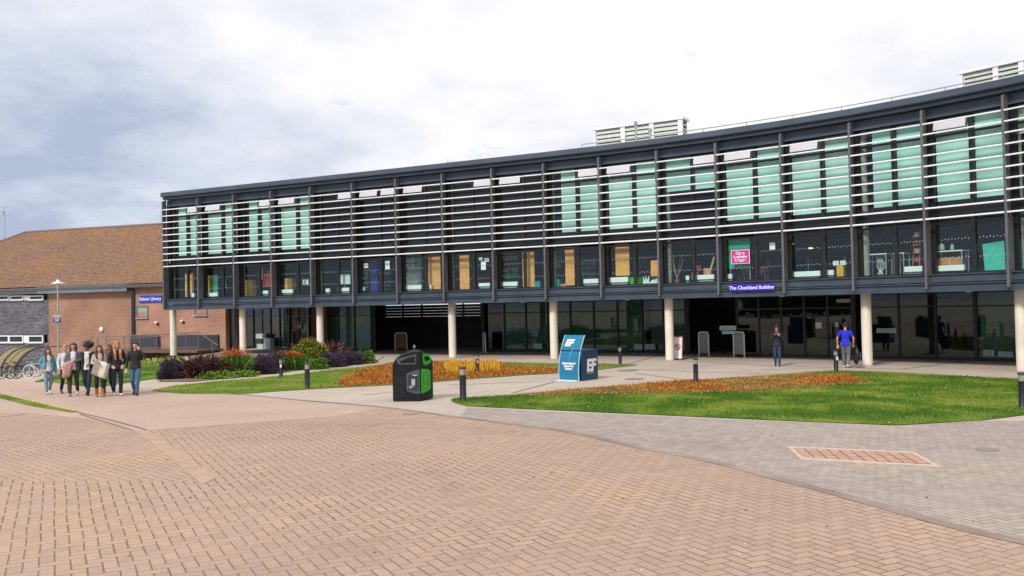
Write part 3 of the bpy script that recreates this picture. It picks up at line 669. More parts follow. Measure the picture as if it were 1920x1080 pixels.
tl = MB(); p = gp(416, 657); tl.box((p.x, p.y, 1.5), (.5, .3, 3.0), R(-26)); part(tl, 'corner_post', mat('teal_steel', (.10, .20, .25), .45))
for pts in ([(702, 659), (704, 648)], [(904, 649), (907, 660)], [(904, 651), (1287, 652)], [(1288, 664), (1289, 653)], [(1288, 655), (1386, 655)], [(1384, 668), (1383, 655)], [(1386, 659), (1620, 661)], [(1604, 671.5), (1605, 661)], [(1620, 660), (2000, 668)]):
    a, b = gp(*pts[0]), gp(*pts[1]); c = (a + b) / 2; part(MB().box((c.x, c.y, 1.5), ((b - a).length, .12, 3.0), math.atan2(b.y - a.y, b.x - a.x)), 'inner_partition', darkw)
# dark red brown piers of the ground floor glazing
for px, py in ((449, 658), (593, 659), (612, 659.2)): p = gp(px, py); part(MB().box((p.x, p.y, 1.5), (.45, .35, 3.0), R(-26)), 'ground_floor_pier', mat('dark_brown_pier', (.05, .025, .02), .7))
# passage: slatted screen high up, dark back
RI = 11.6
ua, ub = fz(722, 600, RI)[2], fz(925, 600, RI)[2]
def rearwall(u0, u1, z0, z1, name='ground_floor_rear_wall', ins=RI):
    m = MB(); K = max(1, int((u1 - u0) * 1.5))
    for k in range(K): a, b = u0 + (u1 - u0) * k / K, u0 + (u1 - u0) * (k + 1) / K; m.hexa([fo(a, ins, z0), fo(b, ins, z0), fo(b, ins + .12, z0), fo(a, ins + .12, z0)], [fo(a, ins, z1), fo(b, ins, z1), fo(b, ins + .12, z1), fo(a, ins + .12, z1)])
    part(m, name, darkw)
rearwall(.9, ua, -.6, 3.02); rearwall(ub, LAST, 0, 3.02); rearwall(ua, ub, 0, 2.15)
for k in range(4):
    m = MB(); z = 2.26 + .2 * k; K = 6
    for q in range(K): a, b = ua + (ub - ua) * q / K, ua + (ub - ua) * (q + 1) / K; m.hexa([fo(a, RI, z - .096), fo(b, RI, z - .096), fo(b, RI + .06, z - .096), fo(a, RI + .06, z - .096)], [fo(a, RI, z + .095), fo(b, RI, z + .095), fo(b, RI + .06, z + .095), fo(a, RI + .06, z + .095)])
    part(m, 'passage_slat', blacks)
for w_ in (.18, .36, .74, .9): c = fo(ua + (ub - ua) * w_, RI - .04, 0); part(MB().box((c.x, c.y, 2.55), (.12, .06, .9), R(-26)), 'slat_hanger', blacks)
a, b = gp(418, 657), fo(.95, RI); c = (a + b) / 2; part(MB().box((c.x, c.y, 1.4), ((b - a).xy.length, .12, 3.2), math.atan2(b.y - a.y, b.x - a.x)), 'ground_floor_side_wall', darkw)
# lights under the soffit
for px, py in ((481, 583), (576, 580), (980, 572), (1176, 567), (1467, 563), (1817, 556)):
    p, ang, u = fz(px, py, 2.2); part(MB().lathe([(.05, -.10), (.16, -.06), (.2, 0)], (p.x, p.y, 3.02), 16), 'soffit_light', mat('lamp_glass', (.75, .76, .72), .3), smooth=True)
# pieces on and behind the ground floor glass
def gpanel(name, label, cat, rect, A, B, m, off=-.05, th=.02, grp=None):
    x0, y0, x1, y1 = rect; n = V((B.y - A.y, A.x - B.x, 0)).normalized() * -off
    A2, B2 = A + n, B + n
    a, b = onwall(x0, y1, A2, B2), onwall(x1, y1, A2, B2); zt = onwall((x0 + x1) / 2, y0, A2, B2).z; c = (a + b) / 2
    z0 = (a.z + b.z) / 2; ang = math.atan2(b.y - a.y, b.x - a.x); L = (b - a).xy.length
    t = thing(name, label, cat, (c.x, c.y, z0), ang, grp); return t, L, zt - z0
white_note = mat('paper', (.72, .78, .76), .7)
def simple_panel(name, label, cat, rect, A, B, m, off=-.05, grp=None, border=None):
    t, L, h = gpanel(name, label, cat, rect, A, B, m, off, grp=grp)
    MB().box((0, 0, h / 2), (L, .02, h)).build('panel', m, t)
    if border: 
        bb = MB(); e = .02
        for c, s in (((0, -.012, h - e / 2), (L, .01, e)), ((0, -.012, e / 2), (L, .01, e)), ((-L / 2 + e / 2, -.012, h / 2), (e, .01, h - 2 * e - .002)), ((L / 2 - e / 2, -.012, h / 2), (e, .01, h - 2 * e - .002))): bb.box(c, s)
        bb.build('edge', border, t)
    return t
simple_panel('notice', 'pale green sign inside the dark entrance left of the right hoop barrier', 'sign', (1350, 611, 1380, 619), gw4[0] - V((2, -1, 0)), gw4[1], mat('pale_green_sign', (.30, .48, .42), .5), -.9, border=white_note)
simple_panel('notice', 'pale blue strip sign under the green sign in the dark entrance', 'sign', (1354, 621, 1376, 626), gw4[0] - V((2, -1, 0)), gw4[1], mat('pale_blue_sign', (.22, .45, .68), .5), -.9, border=white_note)
simple_panel('notice', 'white paper notice taped to the dark glass right of the woman', 'notice', (1529, 604, 1541, 616), gw4[0], gw4[1], white_note, border=mat('note_edge', (.5, .55, .52), .7))
simple_panel('notice', 'small white paper on the dark glass beside the man in blue', 'notice', (1566, 604, 1572, 613), gw4[0], gw4[1], white_note, border=mat('note_edge', (.5, .55, .52), .7))
simple_panel('notice', 'white two line opening notice high on the dark glass above the man', 'notice', (1568, 560, 1595, 568), gw4[0], gw4[1], mat('note_dim', (.40, .44, .46), .7), border=blacks)
simple_panel('notice', 'long pale green notice on the glass just right of the man and column', 'notice', (1644, 616, 1681, 624), gw5[0], gw5[1], mat('pale_green_sign', (.3, .48, .42), .5), border=white_note)
simple_panel('notice', 'pale sheet inside the ground floor window near the left columns', 'notice', (557, 607, 566, 616), gw1[0], gw1[1], mat('note_dim2', (.28, .33, .33), .7), border=blacks)
for rect, lb in (((483, 626, 496, 635), 'white screen standing on a desk behind the left ground floor glass'), ((498, 634, 511, 656), 'tall pale cabinet behind the left ground floor glass'), ((485, 645, 497, 655), 'low pale box behind the glass between the screen and the cabinet')):
    t, L, h = gpanel('cabinet' if 'cabinet' in lb else 'box' if 'box' in lb else 'screen', lb, 'cabinet' if 'cabinet' in lb else 'box' if 'box' in lb else 'screen', rect, gw1[0], gw1[1], None, -.35)
    MB().box((0, 0, h / 2), (L, .3, h)).build('body', mat('pale_green_box', (.40, .52, .50), .6), t, bevel=.01)
    MB().box((0, -.16, h / 2), (L * .85, .02, h * .85)).build('front', mat('pale_green_front', (.47, .58, .56), .6), t)
for i, (rect, g_) in enumerate((((1190, 645, 1205, 658), 0), ((1209, 645, 1229, 658), 1), ((1001, 644, 1017, 656), 0), ((1845, 656, 1865, 671), 2), ((1872, 659, 1900, 672), 2))):
    A1, B1 = (gw3[0], gw3[1]) if g_ < 2 else (gw5[1], gw5[2])
    t, L, h = gpanel('radiator', ['low pale radiator left of the mullion behind the glass near the fifth column', 'low pale radiator right of the mullion behind the glass near the fifth column', 'low pale radiator behind the glass left of the blue display', 'low pale radiator at far right ground floor, the left one', 'low pale radiator at far right ground floor, the right one'][i], 'radiator', rect, A1, B1, None, -.3, grp='ground floor radiators')
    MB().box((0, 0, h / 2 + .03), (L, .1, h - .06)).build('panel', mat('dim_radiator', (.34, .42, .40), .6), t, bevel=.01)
    MB().box((-L * .35, 0, .02), (.04, .06, .04)).box((L * .35, 0, .02), (.04, .06, .04)).build('feet', blacks, t)
#@@PART2
# ================================================================== THINGS BEHIND THE UPPER GLASS
def inner(name, label, cat, rect, inset, group=None):
    x0, y0, x1, y1 = rect; p, ang, u = fz((x0 + x1) / 2, y1, inset); q = fz((x0 + x1) / 2, y0, inset)[0]
    a, b = fz(x0, y1, inset)[0], fz(x1, y1, inset)[0]
    t = thing(name, label, cat, p, ang, group); return t, (b - a).xy.length, q.z - p.z
NB = ['first', 'second', 'third', 'fourth', 'fifth', 'sixth', 'seventh', 'eighth', 'ninth', 'tenth', 'eleventh', 'twelfth', 'thirteenth', 'fourteenth', 'fifteenth', 'sixteenth', 'seventeenth']
for rect, lb in (((348, 512, 363, 559), 'ochre wooden panel standing in the first glazed bay at the left corner'), ((804, 477, 827, 545), 'ochre wooden panel right of the blue notice board'), ((863, 475, 881, 545), 'ochre wooden panel standing close to the inner column left of the papered shelf'),
                 ((981, 470, 1003, 541), 'ochre wooden panel right of the shelf topped with yellow and blue'), ((1061, 463, 1078, 538), 'narrow ochre wooden panel above the small cardboard box'), ((1155, 457, 1181, 520), 'tall ochre wooden panel behind the long pale radiator left of the green tubs'), ((1221, 488, 1234, 521), 'short ochre wooden panel above the jagged paper model')):
    t, L, h = inner('wooden_panel', lb, 'wooden panel', rect, .95, 'ochre wooden panels behind the glass')
    MB().box((0, 0, h / 2 + .04), (L, .06, h - .08)).build('panel', woodp, t, bevel=.005); MB().box((0, 0, .02), (L, .10, .04)).build('plinth', blacks, t)
RAD = [(358, 550, 365.5, 560, 'in the first glazed bay from the left'), (384, 549, 409, 559, 'under the teal board in the second bay'), (493.6, 545, 504, 554, 'left of the red coat, the short one'), (521.6, 543, 550, 552.7, 'in front of the tall ochre cupboard in the fourth bay'), (612, 541, 619, 551, 'left of the white flip chart, the tiny one'), (634, 539.7, 656, 549.5, 'directly under the white flip chart'), (673.7, 538.5, 684.6, 548, 'left of the dark blue banner'), (756, 535, 791, 546, 'under the blue notice board'), (798.6, 534, 810, 545, 'at the foot of the wooden panel beside the notice board'), (898.5, 530.7, 919.5, 540.6, 'under the four white papers'), (935.5, 528.6, 971, 540, 'in front of the tall book shelf topped with yellow'), (1095, 523, 1123, 535, 'left of the long one near the green tubs, the cream one'), (1137, 520, 1178.5, 533.5, 'just left of the green tubs, the long one'), (1287, 517, 1293, 529, 'left of the red chair, the narrow one'), (1301, 515.4, 1340, 528, 'behind the leaning plank'), (1356, 514, 1373.6, 527, 'left of the foot of the green display board'), (1480.7, 509, 1538.7, 523, 'right of the green display board bay, the longest one'), (1547.5, 506.5, 1564, 520.5, 'left of the yellow exhibit stand, the short one'), (1696.7, 499.4, 1730, 514.5, 'under the orange ladder shelf'), (1752, 497.5, 1809, 513, 'under the desk with the cardboard box')]
for x0, y0, x1, y1, w in RAD:
    t, L, h = inner('radiator', 'low pale radiator ' + w, 'radiator', (x0, y0, x1, y1), .80, 'low pale radiators behind the upper glass')
    MB().box((0, 0, h / 2 + .05), (L, .14, h - .1)).build('panel', lowu, t, bevel=.012); MB().box((0, 0, .03), (L * .9, .05, .06)).build('foot', greyt, t)
BC = [mat('book_red', (.35, .05, .04)), mat('book_blue', (.05, .10, .28)), mat('book_cream', (.5, .46, .36)), mat('book_green', (.05, .2, .1)), mat('book_teal', (.2, .42, .40))]
def shelf(rect, lb, inset=3., rows=5, top=None):
    t, L, h = inner('bookshelf', lb, 'bookshelf', rect, inset, 'book shelves behind the upper glass')
    f = MB(); f.box((-L / 2, 0, h / 2), (.04, .35, h)).box((L / 2, 0, h / 2), (.04, .35, h)).box((0, .17, h / 2), (L - .04, .02, h))
    for k in range(rows + 1): f.box((0, -.01, h * k / rows + (.015 if k == 0 else -.015 if k == rows else 0)), (L - .045, .33, .03))
    f.build('carcass', mat('shelf_dark', (.10, .12, .12), .6), t)
    for k in range(rows):
        m = MB(); x = -L / 2 + .05
        while x < L / 2 - .08:
            w = random.uniform(.025, .06); hh = h / rows * random.uniform(.55, .82)
            if random.random() < .85: m.box((x + w / 2, -.05, h * k / rows + .02 + hh / 2), (w * .92, .2, hh))
            x += w
        if m.v: m.build('row_of_books', random.choice(BC), t, kind='stuff') if False else m.build('row_of_books', random.choice(BC), t)
    if top:
        MB().box((-L * .25, 0, h + .12), (L * .4, .3, .2)).build('box_file', mat('file_yellow', (.65, .5, .1)), t); MB().box((L * .2, 0, h + .12), (L * .35, .3, .2)).build('box_file', mat('file_blue', (.08, .25, .5)), t)
for rect, lb, tp in (((672, 500, 695, 542), 'dark book shelf left of the dark blue banner', 0), ((712, 508, 737, 545), 'low dark book shelf right of the dark blue banner', 0), ((886, 502, 918, 536), 'dark book shelf behind the four white papers', 0), ((934, 478, 975, 532), 'wide dark book shelf topped with yellow and blue files', 1), ((1040, 463, 1059, 530), 'tall narrow book shelf left of the narrow ochre panel', 0), ((1086, 480, 1122, 524), 'wide dark book shelf above the cream radiator', 0), ((1190, 478, 1221, 521), 'dark book shelf behind the green tubs', 0), ((1128, 480, 1153, 522), 'dark book shelf left of the tall ochre panel', 0)):
    shelf(rect, lb, 3.2, 5, tp)
def simple(name, lb, cat, rect, inset, m, th=.04, base=None, grp=None, bev=.01, partname='body', edge=None):
    t, L, h = inner(name, lb, cat, rect, inset, grp); MB().box((0, 0, h / 2), (L, th, h)).build(partname, m, t, bevel=bev)
    if edge: MB().box((0, -th / 2 - .006, h - .03), (L * 1.0, .01, .05)).build('edge', edge, t)
    if base: MB().box((0, 0, -.35), (.05, .05, .7)).box((0, 0, -.7), (L * .7, .3, .03)).build('stand', greyt, t)
    return t, L, h
yel = mat('cupboard_ochre', (.72, .44, .05), .6)
def cupboard(rect, lb, inset=1.6):
    t, L, h = inner('cupboard', lb, 'cupboard', rect, inset, 'ochre cupboards behind the glass'); MB().box((0, 0, h / 2), (L, .4, h)).build('carcass', yel, t, bevel=.01)
    MB().box((0, -.21, h * .74), (L * .9, .02, h * .42)).build('door', mat('cupboard_door', (.70, .44, .07), .5), t); MB().box((0, -.21, h * .26), (L * .9, .02, h * .42)).build('door', mat('cupboard_door', (.7, .44, .07)), t)
for rect, lb in (((383, 517, 397, 556), 'ochre cupboard left of the teal board'), ((462, 525, 477, 557), 'ochre cupboard near the inner column left of the coats'), ((538, 522, 551, 543), 'tall ochre cupboard right of the red coat')): cupboard(rect, lb)
simple('display_board', 'teal board with pinned sheets behind the second bay radiator', 'display board', (397, 516, 409, 550), 1.7, mat('teal_board', (.08, .42, .33), .7), edge=white)
t, L, h = inner('paper_tree', 'small pale zigzag paper tree on the glass of the second bay', 'paper tree', (416, 519, 426, 541), .75)
m = MB()
for k in range(4): w = L / 2 * (1 - .2 * k); m.add([(-w, 0, h * k / 4), (w, 0, h * k / 4), (0, 0, h * (k + 1.3) / 4), (-w, .02, h * k / 4), (w, .02, h * k / 4), (0, .02, h * (k + 1.3) / 4)], [(0, 1, 2), (5, 4, 3), (0, 3, 4, 1), (1, 4, 5, 2), (2, 5, 3, 0)])
m.build('cut_paper', mat('mint_paper', (.5, .68, .6), .7), t)
def coat(rect, lb, m, inset=1.3):
    t, L, h = inner('coat', lb, 'coat', rect, inset, 'coats hanging behind the glass'); MB().lathe([(L * .5, 0), (L * .42, h * .5), (L * .34, h * .8), (L * .12, h)], (0, 0, 0), 14).build('cloth', m, t, smooth=True)
    MB().tube((0, 0, h), (0, 0, h + .12), .01).build('hook', greyt, t)
coat((496, 506, 514, 538), 'red coat hanging behind the glass of the third and fourth bays', mat('coat_red', (.42, .03, .05), .8)); coat((487, 500, 494, 524), 'yellow coat hanging left of the red coat', mat('coat_yellow', (.5, .36, .04), .8))
simple('flip_chart', 'white flip chart standing in the fifth bay', 'flip chart', (637, 514, 657, 533), 1.0, mat('chart_paper', (.62, .74, .68), .7), edge=greyt, base=1)
simple('monitor', 'white computer screen back behind the fourth bay', 'monitor', (568, 523, 579, 534), 1.1, mat('monitor_white', (.66, .76, .76)), .06, edge=greyt)
simple('banner', 'dark blue banner standing between two dark book shelves', 'banner', (695, 489, 708, 547), 1.2, mat('banner_blue', (.02, .03, .22), .6), .02, edge=greyt)
t, L, h = inner('notice_board', 'pale wall board with blue notice sheets and four white papers', 'notice board', (755, 477, 791, 535), 2.0)
MB().box((0, 0, h / 2), (L, .06, h)).build('board', mat('board_pale', (.36, .45, .44), .8), t); MB().box((-L * .12, -.04, h * .70), (L * .75, .02, h * .18)).build('blue_sheet', mat('sheet_blue', (.05, .25, .52)), t)
for a_, b_ in ((-.22, .62), (.06, .62), (-.22, .80), (.06, .80)): MB().box((L * a_, -.06, h * b_), (L * .22, .012, h * .13)).build('paper', white_note, t)
for rect, lb in (((682.5, 494, 690.5, 502.5), 'single white paper on the glass above a short radiator left of the banner'), ((722.5, 489.5, 731, 505), 'tall white paper on the glass right of the dark blue banner'), ((898, 483, 905, 488.5), 'small white paper on the glass, highest of the cluster of four'), ((908, 484, 917, 491), 'slanting white paper at the right of the cluster of four'), ((902, 490, 911, 498), 'white paper in the middle of the cluster of four'), ((902, 498.6, 911, 506), 'lowest white paper of the cluster of four'), ((1443, 455, 1453.5, 468), 'white paper on the glass right of the magenta poster')):
    t, L, h = inner('paper', lb, 'paper', rect, .57, 'white papers stuck on the upper glass'); MB().box((0, 0, h / 2), (L, .006, h)).build('sheet', white_note, t); MB().box((0, -.005, h * .75), (L * .6, .002, h * .05)).build('print_line', greyt, t)
for rect, lb in (((1180.5, 521, 1191.5, 535), 'bright green tub left of its twin beside the long radiator'), ((1193, 521, 1205, 535), 'bright green tub nearest the jagged paper model'), ((1040, 524, 1052, 539), 'small green crate at the foot of the narrow shelf'), ((1004, 528, 1016, 541), 'turquoise crate right of a wooden panel')):
    t, L, h = inner('tub', lb, 'tub', rect, 1.1, 'plastic tubs behind the glass'); g_ = mat('tub_green', (.03, .55, .04), .4) if 'bright' in lb else mat('tub_teal', (.03, .35, .34), .4)
    MB().hexa([V(q) for q in ((-L * .42, -.15, 0), (L * .42, -.15, 0), (L * .42, .15, 0), (-L * .42, .15, 0))], [V(q) for q in ((-L / 2, -.2, h), (L / 2, -.2, h), (L / 2, .2, h), (-L / 2, .2, h))]).build('tub_body', g_, t); MB().box((0, 0, h), (L * 1.05, .44, .03)).build('rim', g_, t)
def carton(rect, lb, inset=1.2):
    t, L, h = inner('cardboard_box', lb, 'cardboard box', rect, inset, 'cardboard boxes behind the glass'); MB().box((0, 0, h / 2), (L, .35, h)).build('carton', mat('cardboard', (.50, .24, .10), .8), t, bevel=.006); MB().box((0, -.178, h / 2), (.05, .004, h * .98)).build('tape', mat('tape', (.62, .42, .2), .4), t)
carton((1052.5, 532, 1069, 540), 'small cardboard box beside the green crate'); carton((1763, 483, 1806, 498), 'wide cardboard box on the desk near the right edge', 1.3); carton((1322, 503, 1336, 515), 'cardboard box on the radiator behind the leaning plank', 1.1)
t, L, h = inner('paper_model', 'jagged pale paper model on the sill right of the green tubs', 'paper model', (1206, 514, 1234, 535), 1.0)
m = MB()
for k in range(9): a_ = random.uniform(-.8, .8); x_ = L * (k / 8 - .5) * .8; m.tube((x_, 0, 0), (x_ + .12 * a_, random.uniform(-.1, .1), h * random.uniform(.5, 1)), .12, .01, 5)
m.build('folded_paper', mat('model_white', (.62, .74, .70)), t); MB().box((0, 0, .02), (L, .3, .04)).build('tray', BC[0], t)
t, L, h = inner('pot_plant', 'bare branching plant in a terracotta pot by the inner column', 'pot plant', (1260, 478, 1280, 533), 1.15)
MB().lathe([(.09, 0), (.13, .24), (.14, .25)], (0, 0, 0), 14).build('pot', mat('terracotta', (.35, .12, .06)), t)
m = MB()
for k in range(9):
    x_, y_ = random.uniform(-.38, .38), random.uniform(-.2, .2); m.path([(0, 0, .2), (x_ * .3, y_ * .3, h * .4), (x_ * .8, y_ * .8, h * random.uniform(.6, .8)), (x_, y_, h * random.uniform(.8, 1))], .011, 5)
m.build('branches', mat('pale_branch', (.28, .26, .2)), t)
t, L, h = inner('plank', 'pale wooden plank leaning against the glass', 'plank', (1323, 481, 1340, 532), .85)
MB().hexa([V((-L / 2, -.02, 0)), V((-L / 2 + .09, -.02, 0)), V((-L / 2 + .09, .01, 0)), V((-L / 2, .01, 0))], [V((L / 2 - .09, .15, h)), V((L / 2, .15, h)), V((L / 2, .18, h)), V((L / 2 - .09, .18, h))]).build('board', mat('plank_wood', (.42, .33, .14)), t); MB().box((L / 2 - .08, .14, h * .93), (.12, .03, .06)).build('batten', mat('plank_wood', (.42, .33, .14)), t)
def chair(rect, lb, m, inset=1.6):
    t, L, h = inner('chair', lb, 'chair', rect, inset, 'chairs behind the glass'); w = L * .9
    MB().box((0, 0, h * .45), (w, .42, .05)).build('seat', m, t, bevel=.01); MB().box((0, .2, h * .78), (w, .04, h * .42)).build('backrest', m, t, bevel=.01)
    for a_ in (-1, 1):
        for b_ in (-1, 1): MB().box((a_ * w * .42, b_ * .17, h * .22), (.035, .035, h * .44)).build('leg', greyt, t)
chair((1299, 497, 1313, 524), 'red chair left of the leaning plank', mat('chair_red', (.40, .04, .05))); chair((1387, 503, 1401, 529), 'orange chair under the green display board', mat('chair_orange', (.42, .12, .03))); chair((1418, 500, 1440, 526), 'dark red chair right of the green display board', mat('chair_dark_red', (.16, .03, .03)))
# green display board with the magenta poster
t, L, h = inner('display_board', 'green display board on thin legs in the thirteenth bay', 'display board', (1367, 449, 1407, 503), .85)
MB().box((0, 0, h / 2), (L, .04, h)).build('board', mat('board_green', (.03, .38, .23), .7), t)
for a_ in (-.46, .46): MB().box((L * a_, .04, -.35), (.04, .04, .8)).build('leg', greyt, t)
t, L, h = inner('poster', 'magenta poster with white border reading Open Learning Centre', 'poster', (1371, 468.5, 1406, 494.5), .55)
MB().box((0, 0, h / 2), (L, .008, h)).build('border', white, t); MB().box((0, -.008, h / 2), (L * .93, .008, h * .92)).build('magenta_sheet', mat('magenta', (.62, .02, .30), .5), t)
text('lettering', 'Open\nLearning\nCentre', h * .30, white, Matrix.Translation((0, -.014, h * .5)) @ Matrix.Rotation(R(90), 4, 'X'), t, .002, .006, world=False, line=.85)
# exhibition bits
for px, py, lb in ((1484, 455, 'warm ceiling lamp seen through the glass, the higher one'), (1520, 463, 'warm ceiling lamp seen through the glass, the lower one')):
    p, ang, u = fz(px, py, 3.5); t = thing('ceiling_lamp', lb, 'ceiling lamp', p, ang, 'warm ceiling lamps')
    MB().lathe([(.05, .1), (.12, 0), (.12, -.03)], (0, 0, 0), 12).build('shade', greyt, t); MB().ball((0, 0, -.05), (.1, .1, .05)).build('bulb', mat('lamp_warm', (.8, .75, .4), emit=(1, .85, .4, 1.6)), t); MB().tube((0, 0, .1), (0, 0, 5.98 - p.z), .008).build('cord', blacks, t)
t, L, h = inner('exhibit_stand', 'ochre exhibit stand holding two white sheets in the fourteenth bay', 'exhibit stand', (1565, 489, 1591, 524), 1.3)
MB().box((0, 0, h * .4), (L * .5, .3, h * .8)).build('cabinet', yel, t, bevel=.01)
for a_ in (-.25, .25): MB().box((L * a_, -.17, h * .88), (L * .42, .02, h * .25)).build('sheet', white_note, t)
def desk(rect, lb, inset=1.3, things=()):
    t, L, h = inner('desk', lb, 'desk', rect, inset, 'thin metal desks behind the glass'); MB().box((0, 0, h - .02), (L, .6, .04)).build('desk_top', lowu, t)
    for a_ in (-1, 1):
        for b_ in (-1, 1): MB().box((a_ * (L / 2 - .03), b_ * .27, h / 2 - .02), (.04, .04, h - .04)).build('leg', greyt, t)
    return t, L, h
desk((1630, 476, 1669, 520), 'thin metal desk with hanging cables right of the inner column'); desk((1682, 474, 1702, 517), 'narrow metal desk left of the orange ladder shelf'); desk((1757, 470, 1812, 513), 'metal desk carrying jars near the right edge')
t, L, h = inner('cables', 'tangle of pale cables hanging under the thin metal desk', 'cables', (1640, 478, 1662, 515), 1.25)
m = MB()
for k in range(6): x_ = L * (k / 5 - .5); m.path([(x_, 0, h), (x_ * .4, -.03, h * .75), (x_ * .8 + .05, 0, h * .45), (x_ * .2, 0, h * .15), (x_ * .5, 0, 0)], .010, 5)
m.build('cable', lowu, t)
for rect, lb in (((1760, 457, 1771, 469), 'pale mint dome jar on the desk, the left one'), ((1782, 458, 1789, 468), 'pale mint jar on the desk, the narrow right one')):
    t, L, h = inner('jar', lb, 'jar', rect, 1.3); MB().lathe([(L / 2, 0), (L / 2, h * .6), (L * .3, h * .95), (L * .1, h)], (0, 0, 0), 14).build('glass_body', mat('jar_mint', (.42, .62, .55), .3), t, smooth=True); MB().lathe([(L * .12, h), (L * .12, h + .03)], (0, 0, 0), 8).build('knob', greyt, t)
t, L, h = inner('ladder_shelf', 'orange ladder shelf with books behind the glass right of a column', 'shelf', (1711, 436, 1730, 500), 1.4)
o_ = mat('shelf_orange', (.40, .11, .03), .6)
for a_ in (-1, 1): MB().tube((a_ * L * .35, -.15, 0), (a_ * L * .25, .1, h), .025).build('upright', o_, t)
for k in range(4): MB().box((0, 0, h * (.15 + .24 * k)), (L * .75, .28, .03)).build('shelf', o_, t); MB().box((.03, 0, h * (.15 + .24 * k) + .1), (L * .45, .2, .17)).build('row_of_books', BC[k % 2 * 2], t)
for rect, lb, lean in (((1841, 452, 1886, 514), 'large turquoise board leaning behind the glass near the right edge', .25), ((1911, 442, 1960, 512), 'turquoise board cut off by the right edge of the picture', 0)):
    t, L, h = inner('board', lb, 'board', rect, .9); MB().hexa([V((-L / 2 + lean * .5, -.02, 0)), V((L / 2, -.02, 0)), V((L / 2, .02, 0)), V((-L / 2 + lean * .5, .02, 0))], [V((-L / 2, .1, h * .93)), V((L / 2 - lean * .3, .1, h)), V((L / 2 - lean * .3, .14, h)), V((-L / 2, .14, h * .93))]).build('sheet', mat('turquoise_board', (.06, .50, .38), .6), t)
    MB().box((0, .3, h * .4), (.05, .03, h * .8)).build('prop', greyt, t)
# figure-like clutter deeper in the rooms: dark desks with screens
for k, (px, w) in enumerate(((590, 18), (745, 14), (1110, 16), (1425, 22), (1500, 22), (1570, 20), (1840, 24))):
    t, L, h = inner('office_desk', 'dark office desk with a black screen deep inside the %s bay' % NB[[4, 6, 10, 12, 13, 14, 15][k]], 'desk', (px - w, 535 - (px - 600) * .025 - 12, px + w, 535 - (px - 600) * .025), 4.0, 'dark office desks inside')
    MB().box((0, 0, .72), (L, .7, .04)).build('desk_top', mat('desk_brown', (.18, .09, .05)), t); MB().box((0, .3, .36), (L * .9, .03, .68)).build('modesty_panel', darkw, t); MB().box((L * .1, 0, 1.05), (.5, .05, .32)).build('screen', blacks, t)
    for a_ in (-1, 1): MB().box((a_ * L * .45, 0, .35), (.05, .6, .69)).build('leg', greyt, t)

# ================================================================== SIGNS ON THE BUILDING
def sign(name, lb, rect, A=None, B=None, inset=None, m=None, body='', size=.5, bold=.008, tm=white, th=.03):
    x0, y0, x1, y1 = rect
    if inset is not None: a, b = fz(x0, y1, inset)[0], fz(x1, y1, inset)[0]; c = (a + b) / 2; top = fz((x0 + x1) / 2, y0, inset)[0].z; bot = fz((x0 + x1) / 2, y1, inset)[0].z
    else: a, b = onwall(x0, y1, A, B), onwall(x1, y1, A, B); c = (a + b) / 2; top = onwall((x0 + x1) / 2, y0, A, B).z; bot = onwall((x0 + x1) / 2, y1, A, B).z
    ang = math.atan2(b.y - a.y, b.x - a.x); t = thing(name, lb, 'sign', (c.x, c.y, bot), ang); L = (b - a).xy.length; h = top - bot
    MB().box((0, 0, h / 2), (L, th, h)).build('panel', m, t, bevel=.004)
    text('lettering', body, h * size, tm, Matrix.Translation((0, -th / 2 - .006, h * .5)) @ Matrix.Rotation(R(90), 4, 'X'), t, .003, bold, world=False)
    return t
sign('sign', 'deep blue sign reading The Checkland Building on the floor beam', (1368.5, 533, 1451, 545.5), inset=.08, m=mat('sign_violet', (.035, .0, .50), .4), body='The Checkland Building', size=.74, bold=.004)

